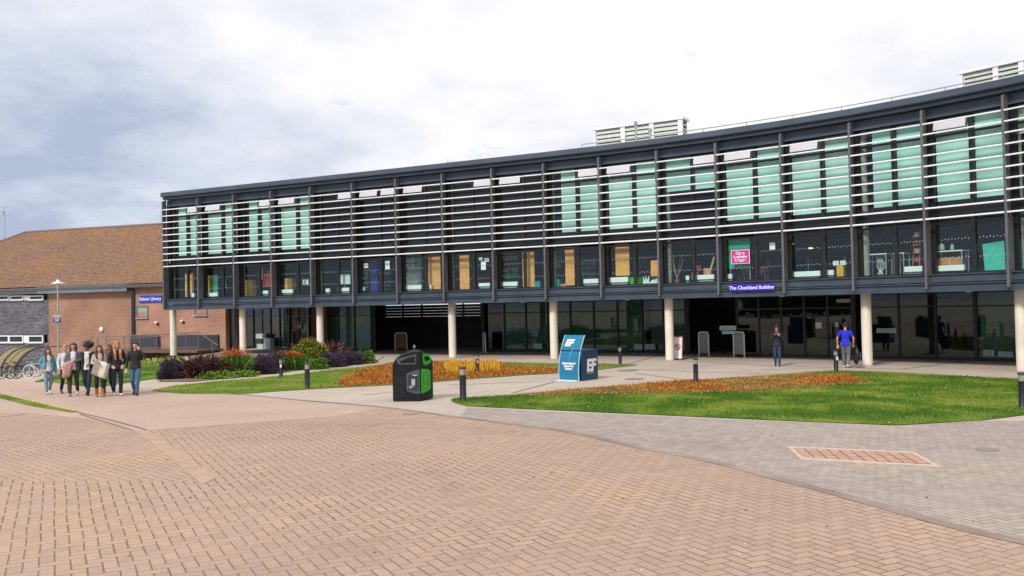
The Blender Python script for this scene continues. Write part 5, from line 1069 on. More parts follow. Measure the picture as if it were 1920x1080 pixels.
MB().hexa([V((-.22, -.2, .05)), V((.22, -.2, .05)), V((.22, -.17, .05)), V((-.22, -.17, .05))], [V((-.22, -.02, 1.08)), V((.22, -.02, 1.08)), V((.22, .01, 1.08)), V((-.22, .01, 1.08))]).build('board', white, t)
rd = mat('sign_red', (.55, .03, .04), .4)
for x_ in (-.23, .23): MB().hexa([V((x_ - .02, -.22, .03)), V((x_ + .02, -.22, .03)), V((x_ + .02, -.16, .03)), V((x_ - .02, -.16, .03))], [V((x_ - .02, -.04, 1.1)), V((x_ + .02, -.04, 1.1)), V((x_ + .02, .02, 1.1)), V((x_ - .02, .02, 1.1))]).build('frame_side', rd, t)
MB().box((0, -.01, 1.11), (.5, .06, .04)).build('frame_top', rd, t); MB().box((0, .05, .03), (.6, .7, .05)).build('base', blk, t)
Mr = Matrix.Translation((0, -.125, .62)) @ Matrix.Rotation(R(80), 4, 'X'); m = MB(); K = 24
for k in range(K):
    a_, b_ = 2 * math.pi * k / K, 2 * math.pi * (k + 1) / K; m.add([Mr @ V((.15 * math.cos(a_), .15 * math.sin(a_), 0)), Mr @ V((.15 * math.cos(b_), .15 * math.sin(b_), 0)), Mr @ V((.115 * math.cos(b_), .115 * math.sin(b_), 0)), Mr @ V((.115 * math.cos(a_), .115 * math.sin(a_), 0))], [(0, 1, 2, 3)])
m.add([Mr @ V(q) for q in ((-.10, .07, .002), (-.07, .10, .002), (.10, -.07, .002), (.07, -.10, .002))], [(0, 1, 2, 3)]); m.build('prohibition_ring', rd, t); m = MB(); m.add([Mr @ V(q) for q in ((-.07, -.015, -.002), (.07, -.015, -.002), (.07, .015, -.002), (-.07, .015, -.002))], [(0, 1, 2, 3)]).build('cigarette_mark', blk, t)
# lamp posts
def lamp(p, h, lb, m=galv, r=.055):
    t = thing('lamp_post', lb, 'lamp post', p, 0, 'lamp posts with hat shaped shades'); MB().tube((0, 0, 0), (0, 0, h - .35), r, r * .8, 12).build('pole', m, t, smooth=True)
    MB().lathe([(.05, -.40), (.09, -.34), (.11, -.12)], (0, 0, h), 16).build('lantern', mat('lantern_glass', (.62, .62, .58), .3), t, smooth=True); MB().lathe([(.36, -.15), (.34, -.11), (.12, -.03), (.05, .08), (.02, .10)], (0, 0, h), 24).build('hat_shade', mat('shade_white', (.66, .67, .66), .4), t, smooth=True); return t
p = gp(110, 700); t = lamp(p, onwall(110, 527, (p.x - 1, p.y), (p.x + 1, p.y)).z - p.z, 'tall grey lamp post carrying a small blue sign behind the walking group')
MB().box((-.18, 0, .30), (.5, .35, .6)).build('base_cabinet', mat('cabinet_grey', (.22, .23, .24), .6), t, bevel=.01)
s_ = 42 / 1650.; t2 = thing('sign', 'small navy and pale direction sign on the tall lamp post', 'sign', (p.x, p.y, onwall(110, 604, (p.x - 1, p.y), (p.x + 1, p.y)).z), R(-10))
MB().box((0, -.085, .13), (.46, .03, .26)).build('blue_panel', mat('sign_navy', (.01, .015, .16), .4), t2); MB().box((0, -.085, .33), (.46, .03, .14)).build('pale_panel', mat('sign_pale', (.35, .40, .42), .5), t2)
for z_, w_ in ((.18, .34), (.08, .26)): MB().box((0, -.103, z_), (w_, .004, .035)).build('print_line', white, t2)
p = gp(287, 664); lamp(p, onwall(287, 565, (p.x - 1, p.y), (p.x + 1, p.y)).z - p.z, 'slim dark lamp post by the railing near the first column', mat('post_dark', (.10, .08, .08), .5), .05)

# bike shelter and bicycles
def bicycle(col, name_m):
    t = thing('bicycle', '', 'bicycle', group='bicycles parked by the curved shelter'); fm = mat(name_m, col, .3)
    for x_ in (-.52, .52):
        w = MB(); K = 22; R0, r_ = .33, .022; o_ = len(w.v)
        for k in range(K):
            for j in range(6): a_, b_ = 2 * math.pi * k / K, 2 * math.pi * j / 6; w.v.append((x_ + (R0 + r_ * math.cos(b_)) * math.cos(a_), r_ * math.sin(b_), .345 + (R0 + r_ * math.cos(b_)) * math.sin(a_)))
        for k in range(K):
            for j in range(6): w.f.append((k * 6 + j, (k + 1) % K * 6 + j, (k + 1) % K * 6 + (j + 1) % 6, k * 6 + (j + 1) % 6))
        wh = w.build('wheel', mat('tyre', (.02, .02, .02), .8) if name_m != 'bike_white' else mat('tyre_white', (.7, .7, .7), .6), t, smooth=True); s = MB()
        for k in range(12): a_ = 2 * math.pi * k / 12; s.tube((x_, 0, .345), (x_ + .32 * math.cos(a_), 0, .345 + .32 * math.sin(a_)), .004, n=3)
        s.build('spokes', galv, wh)
    MB().path([(-.52, 0, .345), (-.12, 0, .30), (.36, 0, .72), (-.22, 0, .72), (-.12, 0, .30)], .018).path([(-.52, 0, .345), (-.22, 0, .72)], .014).path([(.52, 0, .345), (.36, 0, .72), (.32, 0, .88)], .018).path([(-.22, 0, .72), (-.26, 0, .84)], .014).build('frame', fm, t, smooth=True)
    MB().ball((-.27, 0, .87), (.13, .07, .03)).build('saddle', blk, t, smooth=True); MB().path([(.22, -.25, .93), (.32, -.1, .92), (.32, .1, .92), (.22, .25, .93)], .014).build('handlebar', blk, t); MB().tube((-.12, -.05, .30), (-.12, .05, .30), .09, n=14).path([(-.12, -.06, .30), (-.12, -.06, .14)], .012).build('crank', galv, t)
    return t
bk_ = {}
for px, py, rz, col, nm, lb in ((2, 710, 20, (.07, .03, .22), 'bike_purple', 'purple bicycle at the left edge by the shelter'), (20, 709.5, 60, (.03, .03, .04), 'bike_black', 'black bicycle beside the purple one'), (36, 709, 65, (.05, .02, .02), 'bike_brown', 'dark bicycle in the middle of the parked row'), (50, 709, 58, (.03, .03, .04), 'bike_black', 'black bicycle just left of the pale one'), (72, 710, 170, (.55, .58, .60), 'bike_white', 'pale bicycle with white tyres nearest the walking group')):
    if nm in bk_: o = dup(bk_[nm])
    else: o = bk_[nm] = bicycle(col, nm)
    p = gp(px, py); o.location = p; o.rotation_euler = (0, 0, R(rz)); o['label'] = lb
def shelter():
    b0 = gp(2, 706.5); e = V((.80, -.60, 0)) * .74; f = V((.80, .60, 0)); Rr = 1.78
    t = thing('bike_shelter', 'curved bicycle shelter with dark hoops and yellowish translucent panels', 'bike shelter', b0); hm = mat('hoop_dark', (.035, .025, .03), .5)
    def P(s, a, r=Rr): q = b0 + e * s + f * (r - r * math.cos(a)) * .95 + V((0, 0, r * math.sin(a) * .92 + .3)); return q
    for s in (-1.5, 0, .25, 1.3, 2.75, 3.05):
        m = MB(); m.path([b0 + e * s + V((0, 0, -.3))] + [P(s, R(a)) for a in range(0, 96, 8)], .05 if s in (0, .25, 2.75, 3.05) else .035, 6); m.build('hoop', hm, t, True, smooth=True)
    pmx = D.materials.new('yellow_panel'); pmx.use_nodes = True; tt = pmx.node_tree; tt.nodes.clear(); df = N(tt, 'ShaderNodeBsdfDiffuse', i_Color=(.36, .31, .17, 1)); tr = N(tt, 'ShaderNodeBsdfTransparent', i_Color=(.8, .72, .5, 1)); mx = N(tt, 'ShaderNodeMixShader'); mx.inputs[0].default_value = .55; oo = N(tt, 'ShaderNodeOutputMaterial'); tt.links.new(df.outputs[0], mx.inputs[2]); tt.links.new(tr.outputs[0], mx.inputs[1]); tt.links.new(mx.outputs[0], oo.inputs[0])
    for s0, s1 in ((-1.5, 0), (.25, 1.3), (1.3, 2.75)):
        m = MB(); A_ = [R(a) for a in range(4, 96, 7)]
        for a, b in zip(A_, A_[1:]): m.quad(P(s0, a, Rr - .02), P(s1, a, Rr - .02), P(s1, b, Rr - .02), P(s0, b, Rr - .02))
        m.build('curved_panel', pmx, t, True, smooth=True)
    MB().path([P(-1.5, R(94)), P(3.05, R(94))], .045).path([P(3.05, R(94)), P(3.05, R(94)) + V((1.5, .2, .04))], .04).build('front_beam', hm, t, True); MB().path([P(-1.5, 0), P(3.05, 0)], .04).build('base_rail', hm, t, True)
    m = MB(); c = P(1.0, R(25)) + f * .3; m.box((c.x, c.y, c.z), (.45, .05, .55), R(-37)); t3 = thing('notice', 'red notice behind the yellowish shelter panel', 'notice', c, 0); MB().box((0, 0, 0), (.45, .04, .6), R(-37)).build('red_sheet', rd, t3); MB().box((0, -.03, .2), (.35, .01, .06), R(-37)).build('print_line', white, t3)
shelter()

# ================================================================== SHRUBS
def rdir(n, up=.5, spread=1.):
    d = np.random.randn(n, 3); d[:, :2] *= spread; d[:, 2] = np.abs(d[:, 2]) * .6 + up; return d / np.linalg.norm(d, axis=1)[:, None]
M_lav = attr_mat('lavender_stem', [(0, (.03, .03, .025)), (.6, (.085, .08, .07)), (1, (.15, .13, .12))]); M_lavf = attr_mat('lavender_flower', [(0, (.04, .025, .05)), (.6, (.075, .05, .095)), (1, (.14, .095, .17))])
M_pho = attr_mat('phormium', [(0, (.025, .008, .010)), (.5, (.09, .03, .03)), (.85, (.16, .075, .065)), (1, (.22, .19, .14))]); M_grn = attr_mat('strap_green', [(0, (.02, .06, .008)), (.5, (.06, .15, .015)), (1, (.15, .26, .03))])
M_org = attr_mat('crocosmia_flower', [(0, (.25, .035, .01)), (.6, (.48, .085, .015)), (1, (.42, .18, .04))]); M_bush = attr_mat('bush_leaf', [(0, (.02, .06, .006)), (.5, (.08, .19, .012)), (1, (.18, .33, .03))]); M_gc = attr_mat('lime_leaf', [(0, (.05, .12, .01)), (1, (.22, .33, .05))])
def mound(px, py, w, h, kind, lb, cat='shrub', name='shrub', n=3500, mats=None):
    p = gp(px, py); t = thing(name, lb, cat, p, 0, None); a, b = w / 2, h
    def rndin(k, shell=.5):
        d = np.random.randn(k, 3); d[:, 2] = np.abs(d[:, 2]); d /= np.linalg.norm(d, axis=1)[:, None]; r = (shell + (1 - shell) * np.random.rand(k))[:, None]
        lump = 1 + .16 * np.sin(d[:, :1] * 7 + px) * np.cos(d[:, 1:2] * 6) + .10 * np.sin(d[:, 2:] * 11 + d[:, :1] * 9)
        return d * r * lump * np.array([a, a * .8, b]), d
    if kind == 'strap':                                        # phormium: arching sword leaves from the base
        k = n; ba = np.random.randn(k, 3) * np.array([a * .22, a * .22, 0]); d = rdir(k, .75, .75); le = h * 1.25 * (.45 + .6 * np.random.rand(k))
        for s_, (ofs, up) in enumerate(((0, 0),)):
            tip = ba + d * le[:, None]; blades('leaves', ba + [0, 0, .02], d, le, .07 if w > 1 else .04, mats[0], parent=t, bend=.30)
        k2 = n // 3; base = np.random.randn(k2, 3) * np.array([a * .45, a * .35, 0]); base[:, 2] = h * .55 * np.random.rand(k2); dd = np.random.randn(k2, 3); dd[:, 2] = -.5 * np.random.rand(k2); dd /= np.linalg.norm(dd, axis=1)[:, None]
        blades('drooping_leaves', base, dd, .45 * h, .045, mats[0], parent=t, bend=.35)
    elif kind == 'lavender':
        q, d = rndin(n, .1); q[:, 2] *= .55; dd = d + np.random.randn(n, 3) * .25; dd[:, 2] += .35; dd /= np.linalg.norm(dd, axis=1)[:, None]
        blades('stems', q * .7, dd, .42 * h * (.6 + .8 * np.random.rand(n)), .022, mats[0], parent=t, bend=.1); q, d = rndin(n // 2, .88); blades('flowers', q, d * .6 + [0, 0, .6] + np.random.randn(n // 2, 3) * .15, .12, .035, mats[1], parent=t)
    elif kind == 'crocosmia':
        ba = np.random.randn(n, 3) * np.array([a * .45, a * .4, 0]); d = rdir(n, 1.6, .55); blades('leaves', ba, d, h * (.65 + .35 * np.random.rand(n)), .04, mats[0], parent=t, bend=.12)
        k = n // 5; q = np.random.randn(k, 3) * np.array([a * .42, a * .4, h * .08]); q[:, 2] += h * .85 - .25 * (q[:, 0] ** 2 + q[:, 1] ** 2); blades('flowers', q, rdir(k, .1, 1.), .11, .05, mats[1], parent=t)
    else:
        q, d = rndin(n, .35); q[:, 2] = np.maximum(q[:, 2], .02); blades('leaves', q, rdir(n, .1, 1.2), .13, .065, mats[0], parent=t, bend=.1); m = MB()
        for k in range(7): m.path([(0, 0, 0), (random.uniform(-a, a) * .4, random.uniform(-a, a) * .3, h * .5), (random.uniform(-a, a) * .7, random.uniform(-a, a) * .5, h * .85)], .014, 4)
        m.build('stems', mat('stem_brown', (.08, .06, .03)), t)
        if len(mats) > 1: q, d = rndin(n // 10, .92); blades('flowers', q, rdir(n // 10), .10, .05, mats[1], parent=t, kind='stuff')
mound(320, 711, 1.0, .72, 'lavender', 'grey purple lavender mound at the left tip of the bed', 'lavender', 'lavender', 5200, (M_lav, M_lavf))
mound(378, 708, 2.0, 1.28, 'strap', 'large dark bronze strap leaved plant next to the left lavender', 'strap leaved plant', 'phormium', 900, (M_pho,))
mound(441, 703, 1.3, 1.12, 'crocosmia', 'clump of green blades topped with orange flowers next to the bronze plant', 'flowering plant', 'crocosmia', 2400, (M_grn, M_org))
mound(408, 709.5, 1.6, .28, 'bush', 'low lime green ground plant under the orange flowers', 'plant', 'ground_plant', 1800, (M_gc,)); mound(455, 706.5, 1.3, .25, 'bush', 'low lime green plant right below the orange flowered clump', 'plant', 'ground_plant', 1400, (M_gc,))
mound(495, 701, 1.2, .74, 'lavender', 'purple lavender mound left of the stickered bollard', 'lavender', 'lavender', 5200, (M_lav, M_lavf)); mound(520, 696, 1.0, .78, 'lavender', 'grey lavender mound behind the stickered bollard', 'lavender', 'lavender', 3500, (M_lav, M_lav))
mound(543, 694, 1.2, .90, 'crocosmia', 'clump of green blades with red orange flowers right of the bollard', 'flowering plant', 'crocosmia', 2200, (M_grn, M_org))
mound(579, 688, 1.9, 1.32, 'bush', 'big leafy green bush in the middle of the bed', 'bush', 'bush', 9000, (M_bush, M_org)); mound(588, 692, 1.5, .5, 'bush', 'low dark green bush below the big leafy bush', 'bush', 'bush', 3200, (M_bush,))
mound(622, 680, 1.5, 1.45, 'strap', 'dark bronze strap leaved plant in front of the third column', 'strap leaved plant', 'phormium', 420, (M_pho,))
mound(622, 688, 1.4, .6, 'lavender', 'dusky purple sage at the foot of the rear bronze plant', 'sage', 'sage', 4200, (M_lav, M_lavf)); mound(655, 684, 1.4, .58, 'lavender', 'dusky purple sage mound near the right end of the bed', 'sage', 'sage', 4200, (M_lav, M_lavf)); mound(683, 681, 1.2, .62, 'bush', 'loose green and purple sage at the right end of the bed', 'sage', 'sage', 2200, (M_bush, M_lavf))

# ================================================================== PEOPLE
def remesh(mb, name, m, parent, vox, smooth=2, noise=0.):
    me = D.meshes.new('tmp'); me.from_pydata(mb.v, [], mb.f); o = D.objects.new('tmp', me); C.objects.link(o)
    b = bmesh.new(); b.from_mesh(me); bmesh.ops.recalc_face_normals(b, faces=b.faces); b.to_mesh(me); b.free()
    r = o.modifiers.new('r', 'REMESH'); r.mode = 'VOXEL'; r.voxel_size = vox; s = o.modifiers.new('s', 'SMOOTH'); s.factor = .5; s.iterations = smooth
    if noise:
        tx = D.textures.new('folds', 'CLOUDS'); tx.noise_scale = .12; dm = o.modifiers.new('d', 'DISPLACE'); dm.texture = tx; dm.strength = noise; dm.mid_level = .5
    dg = bpy.context.evaluated_depsgraph_get(); nm = D.meshes.new_from_object(o.evaluated_get(dg)); D.objects.remove(o); nm.name = name
    return link(name, nm, m, parent, smooth=True)
def cap(mb, p0, p1, r0, r1=None, n=10):
    r1 = r0 if r1 is None else r1; mb.ball(p0, r0, n, 6); mb.ball(p1, r1, n, 6); mb.tube(p0, p1, r0, r1, n)
def loft(mb, rings, cy=.005, n=22):
    o = len(mb.v)
    for z, rx, ry in rings:
        for k in range(n): a_ = 2 * math.pi * k / n; mb.v.append((rx * math.cos(a_), cy + ry * math.sin(a_), z))
    for i in range(len(rings) - 1):
        for k in range(n): mb.f.append((o + i * n + k, o + i * n + (k + 1) % n, o + (i + 1) * n + (k + 1) % n, o + (i + 1) * n + k))
    mb.f.append(tuple(o + k for k in range(n - 1, -1, -1))); mb.f.append(tuple(o + (len(rings) - 1) * n + k for k in range(n)))
def chain(mb, pts, rs):
    for a, b, ra, rb in zip(pts, pts[1:], rs, rs[1:]): cap(mb, a, b, ra, rb)
SK = mat('skin', (.52, .29, .20), .55, 0, .05); SKD = mat('skin_dark', (.22, .11, .07), .55, 0, .05)
def person(label, px, py, H, turn=0., walk=.5, lead=1, arms=None, skin=SK, top=None, jacket=None, trousers=None, shoes=None, hair=None, hairstyle='long', lean=0., headturn=0., hem=.86, boots=False, leg_r=1.0, glasses=False, sleeves=True, group=None):
    p = gp(px, py); rz = math.atan2(-p.y, -p.x) + math.pi / 2 + R(turn); t = thing('person', label, 'person', p, rz, group); s = H / 1.75; t.scale = (s, s, s)
    st = walk; kn, an, toe = {}, {}, {}
    for sd in (-1, 1):
        f = sd * lead
        if f > 0: kn[sd], an[sd], toe[sd] = V((sd * .095, -.17 * st - .03, .50)), V((sd * .085, -.30 * st, .085)), V((sd * .09, -.30 * st - .15, .045 + .03 * st))
        else: kn[sd], an[sd], toe[sd] = V((sd * .095, -.06 * st, .485)), V((sd * .085, .30 * st + .02, .10 + .09 * st)), V((sd * .09, .30 * st - .12, .035))
    hip = {sd: V((sd * .088, 0, .93)) for sd in (-1, 1)}; sh = {sd: V((sd * .168, .01, 1.415)) for sd in (-1, 1)}
    A = arms or {}; el, wr = {}, {}
    for sd in (-1, 1):
        e_, w_ = A.get(sd, ((sd * .235, .03 - .06 * sd * lead * st * -1, 1.13), (sd * .25, -.06 + .14 * sd * lead * st, .89))); el[sd], wr[sd] = V(e_), V(w_)
    hc = V((0, -.015, 1.635)); ht = Matrix.Translation(hc) @ Matrix.Rotation(R(headturn), 4, 'Z') @ Matrix.Translation(-hc)
    # body, one surface
    b = MB()
    for sd in (-1, 1):
        chain(b, [hip[sd], kn[sd], an[sd]], [.082 * leg_r, .054 * leg_r, .036]); cap(b, an[sd] + V((0, .025, -.035)), toe[sd], .038, .030)
        chain(b, [sh[sd], el[sd], wr[sd]], [.045, .036, .026])
        d = (wr[sd] - el[sd]).normalized(); side = d.cross(V((0, 1, 0)) if abs(d.y) < .8 else V((0, 0, 1))).normalized(); pal = side.cross(d) * (1 if sd > 0 else -1)
        for k in range(4):
            w0 = wr[sd] + side * (k - 1.5) * .012; r0 = wr[sd] + d * .085 + side * (k - 1.5) * .021; L_ = (.030, .036, .034, .027)[k]; r1 = r0 + d * L_ + pal * .010; r2 = r1 + d * L_ * .75 + pal * .022
            chain(b, [w0, r0, r1, r2], [.015, .012, .0092, .0075])
        th0 = wr[sd] + d * .025 - side * .02; chain(b, [th0, th0 + d * .035 - side * .028 + pal * .01, th0 + d * .062 - side * .034 + pal * .02], [.014, .0105, .0085])
    loft(b, [(.86, .10, .08), (.90, .150, .10), (.96, .155, .105), (1.05, .132, .092), (1.13, .125, .088), (1.23, .140, .098), (1.33, .155, .10), (1.40, .150, .085), (1.445, .11, .065), (1.46, .07, .055)])
    cap(b, V((0, .015, 1.42)), V((0, .0, 1.55)), .058, .050)
    h = MB(); h.ball((0, -.005, 1.66), (.076, .095, .095), 16, 12); h.ball((0, -.03, 1.595), (.058, .068, .062), 14, 10); h.ball((0, -.075, 1.555), (.024, .020, .020)); cap(h, V((0, -.098, 1.645)), V((0, -.112, 1.618)), .010, .014, 8)
    for sd in (-1, 1): h.ball((sd * .078, .005, 1.63), (.012, .022, .033)); h.ball((sd * .03, -.088, 1.668), (.022, .012, .008))
    h.v = [tuple(ht @ V(v)) for v in h.v]; b.add(h.v, h.f); body = remesh(b, 'body', skin, t, .0085, 2)
    fm = MB()
    for sd in (-1, 1): fm.ball((sd * .031, -.094, 1.645), (.013, .006, .007), 8, 5)
    if glasses: fm = MB().box((-.033, -.102, 1.648), (.055, .012, .036)).box((.033, -.102, 1.648), (.055, .012, .036)).box((0, -.100, 1.655), (.14, .008, .010))
    fm.v = [tuple(ht @ V(v)) for v in fm.v]; fm.build('sunglasses' if glasses else 'eyes', blk, t)
    fm = MB().ball((0, -.098, 1.583), (.024, .006, .007), 10, 5); fm.v = [tuple(ht @ V(v)) for v in fm.v]; fm.build('mouth', mat('lips', (.40, .11, .09), .5), t)
    # hair
    hm = MB(); sty = hairstyle
    if sty == 'afro':
        rr = random.Random(3); hm.ball((0, .03, 1.70), (.155, .15, .135), 14, 10)
        for k in range(60): d = V((rr.gauss(0, 1), rr.gauss(0, 1), rr.gauss(.4, .8))).normalized(); hm.ball((d.x * .15, .03 + d.y * .145, 1.70 + d.z * .12), .035, 7, 5)
        hm.f = hm.f
    else:
        hm.ball((0, .022, 1.682), (.088, .098, .094), 16, 10); hm.ball((0, -.012, 1.712), (.080, .098, .058), 16, 10)
        if sty != 'short':
            cap(hm, V((-.06, -.035, 1.73)), V((-.082, .01, 1.60)), .022, .026); cap(hm, V((.06, -.035, 1.73)), V((.082, .01, 1.60)), .022, .026)
        if sty == 'long':
            for sd in (-1, 1): chain(hm, [V((sd * .075, .01, 1.68)), V((sd * .09, -.005, 1.55)), V((sd * .10, -.055, 1.42)), V((sd * .085, -.105, 1.24))], [.032, .036, .042, .022])
            chain(hm, [V((0, .09, 1.66)), V((0, .10, 1.48)), V((0, .13, 1.25))], [.06, .085, .06])
        if sty == 'side':
            chain(hm, [V((.075, .01, 1.68)), V((.09, -.02, 1.55)), V((.08, -.085, 1.40)), V((.06, -.115, 1.12))], [.036, .045, .055, .028]); chain(hm, [V((-.075, .01, 1.68)), V((-.09, .0, 1.56)), V((-.09, -.05, 1.42)), V((-.07, -.11, 1.22))], [.032, .036, .04, .02]); chain(hm, [V((0, .09, 1.66)), V((0, .10, 1.48))], [.06, .075])
        if sty == 'mid':
            for sd in (-1, 1): chain(hm, [V((sd * .075, .01, 1.68)), V((sd * .092, -.005, 1.55)), V((sd * .085, -.03, 1.46))], [.032, .038, .03])
            chain(hm, [V((0, .09, 1.66)), V((0, .09, 1.50))], [.06, .07])
        if sty in ('bun', 'longbun'): hm.ball((0, .01, 1.80), (.05, .05, .05))
        if sty == 'longbun':
            for sd in (-1, 1): chain(hm, [V((sd * .075, .01, 1.68)), V((sd * .09, -.02, 1.53)), V((sd * .085, -.10, 1.38)), V((sd * .075, -.12, 1.17))], [.034, .042, .050, .028])
            chain(hm, [V((0, .09, 1.66)), V((0, .10, 1.48)), V((0, .13, 1.25))], [.06, .085, .06])
        if sty == 'pony': hm.ball((0, .11, 1.66), (.04, .045, .045)); cap(hm, V((0, .12, 1.64)), V((0, .12, 1.50)), .03, .02)
    hm.v = [tuple(ht @ V(v)) for v in hm.v]; remesh(hm, 'hair', hair, t, .010, 1 if sty == 'afro' else 2, .008)
    # clothes
    tr = MB()
    for sd in (-1, 1): chain(tr, [hip[sd], kn[sd], an[sd].lerp(kn[sd], .08 if not boots else .3)], [.094 * leg_r, .068 * leg_r, .055 * leg_r])
    loft(tr, [(.84, .12, .09), (.88, .165, .112), (.94, .168, .118), (1.02, .145, .103), (1.04, .13, .09)])
    remesh(tr, 'trousers', trousers, t, .014, 2, .018)
    tp = MB()
    loft(tp, [(hem, .186, .138), (.95, .184, .136), (1.05, .158, .118), (1.14, .148, .110), (1.24, .158, .116), (1.33, .166, .114), (1.40, .155, .096), (1.45, .115, .075), (1.47, .08, .065)])
    if sleeves and not jacket:
        for sd in (-1, 1): chain(tp, [sh[sd], el[sd], wr[sd].lerp(el[sd], .10)], [.055, .049, .038])
    else:
        for sd in (-1, 1): chain(tp, [sh[sd], sh[sd].lerp(el[sd], .62 if not jacket else .3)], [.057, .058])
    remesh(tp, 'shirt' if (jacket or not sleeves) else 'jumper', top, t, .014, 2, .016)
    if jacket:
        jk = MB()
        for sd in (-1, 1):
            chain(jk, [sh[sd], el[sd], wr[sd].lerp(el[sd], .08)], [.060, .055, .044]); chain(jk, [V((sd * .10, -.035, 1.38)), V((sd * .118, -.042, 1.12)), V((sd * .132, -.05, hem + .05))], [.066, .074, .082])
        loft(jk, [(hem + .0, .19, .09), (1.0, .18, .09), (1.15, .165, .085), (1.3, .175, .085), (1.40, .165, .075), (1.46, .10, .06)], .055)
        remesh(jk, 'jacket', jacket, t, .014, 2, .018)
    so = MB()
    for sd in (-1, 1):
        cap(so, an[sd] + V((0, .03, -.042)), toe[sd] + V((0, -.01, 0)), .045, .036)
        if boots: cap(so, an[sd] + V((0, .0, -.02)), an[sd].lerp(kn[sd], .45), .055, .062)
    so = remesh(so, 'boots' if boots else 'shoes', shoes, t, .012, 2)
    return t
cl = lambda n_, c, r_=.85: mat('cloth_' + n_, c, r_, 0, .18, 7., .25, 45.)
c_black, c_navy, c_white = cl('black', (.014, .014, .018)), cl('navy', (.018, .024, .06)), cl('white', (.66, .66, .72)); c_jean, c_ljean, c_grey, c_cream, c_teal = cl('jean', (.05, .12, .25)), cl('light_jean', (.20, .30, .40)), cl('grey', (.09, .10, .12)), cl('cream', (.48, .43, .36)), cl('teal', (.10, .30, .36))
s_white, s_black, s_tan, s_brown = cl('shoe_white', (.62, .62, .66), .5), cl('shoe_black', (.02, .02, .02), .5), cl('boot_tan', (.42, .15, .03), .7), cl('shoe_brown', (.06, .035, .025), .6)
h_dark, h_brn, h_aub, h_blond, h_light = [mat('hair_' + a_, c_, .5, 0, .3, 30., .4, 90.) for a_, c_ in (('dark', (.018, .010, .008)), ('brown', (.07, .022, .012)), ('auburn', (.20, .07, .03)), ('strawberry', (.46, .20, .08)), ('blond', (.42, .26, .13)))]
GRP = 'young people walking across the court in a group'
HOLD = {-1: ((-.23, .0, 1.16), (-.07, -.21, 1.13)), 1: ((.23, .0, 1.16), (.07, -.21, 1.15))}
person('person in teal jacket and light jeans, leftmost of the walking group', 90.5, 739, 1.62, 12, .55, -1, {-1: ((-.27, .03, 1.16), (-.17, -.10, .97)), 1: ((.25, .03, 1.14), (.26, -.02, .90))}, SK, c_white, c_teal, c_ljean, s_white, h_brn, 'long', headturn=6, group=GRP)
person('person in white top with pale tied back hair beside the pink coat', 122.5, 738, 1.70, 16, .5, 1, None, SK, c_white, None, c_black, cl('shoe_plum', (.10, .04, .08)), h_light, 'short', headturn=-5, group=GRP)
P3 = person('person in grey cardigan with dark hair hugging a pink coat', 138.5, 742, 1.80, -10, .6, -1, {-1: ((-.24, -.02, 1.17), (-.02, -.20, 1.08)), 1: ((.24, -.02, 1.17), (.02, -.22, 1.13))}, SK, c_white, c_grey, cl('dark_grey', (.035, .045, .05)), s_white, h_brn, 'mid', group=GRP)
person('person in black jacket over white top with big curly dark hair looking down', 165, 741, 1.78, -18, .85, 1, {-1: ((-.26, .06, 1.14), (-.25, .0, .89)), 1: ((.24, -.02, 1.16), (.12, -.16, 1.05))}, SKD, c_white, c_black, c_navy, s_brown, h_dark, 'afro', headturn=-35, group=GRP)
P5 = person('person in cream cardigan with tan boots holding a large map sheet', 187, 744, 1.72, 6, .25, 1, HOLD, SK, c_cream, None, c_black, s_tan, h_brn, 'long', headturn=4, boots=True, hem=.80, group=GRP)
person('person with long auburn hair in dark top and black trousers, right of the map holder', 204, 741, 1.74, -28, .5, -1, HOLD, SK, cl('dark_top', (.05, .05, .07)), None, c_black, s_white, h_aub, 'long', headturn=-18, group=GRP)
person('person with very long strawberry blond hair and topknot in black jacket', 220, 742, 1.84, 9, .4, 1, {-1: ((-.25, .0, 1.14), (-.16, -.12, .98)), 1: ((.25, .02, 1.14), (.17, -.10, .98))}, SK, c_black, None, c_navy, s_white, h_blond, 'longbun', headturn=8, hem=.83, group=GRP)
person('person in black jumper and blue jeans raising a hand, rightmost of the group', 254.5, 741, 1.80, -14, .6, 1, {-1: ((-.26, .03, 1.13), (-.27, -.04, .88)), 1: ((.31, -.03, 1.24), (.13, -.05, 1.50))}, SK, c_black, None, c_jean, s_black, h_dark, 'mid', headturn=10, group=GRP)
W9 = person('woman in sunglasses, navy jacket and ripped jeans lifting a phone by the dark entrance', 1458, 686.5, 1.66, -3, .18, 1, {-1: ((-.24, .0, 1.18), (-.05, -.20, 1.42)), 1: ((.24, -.02, 1.17), (.12, -.24, 1.35))}, SK, cl('navy_black', (.018, .022, .035)), None, cl('dark_jean', (.02, .045, .11)), s_black, h_brn, 'bun', glasses=True)
M10 = person('man in bright blue T-shirt and grey trousers walking away with a black bag', 1587, 689.5, 1.80, 172, .45, 1, {-1: ((-.30, .02, 1.14), (-.27, -.06, .90)), 1: ((.31, .04, 1.14), (.30, .02, .90))}, SK, cl('royal_blue', (.012, .03, .62)), None, cl('mid_grey', (.15, .15, .165)), s_white, cl('hair_man', (.03, .015, .012)), 'short', sleeves=False, leg_r=1.18)
def at_person(o, v): return wmat(o) @ V(v)
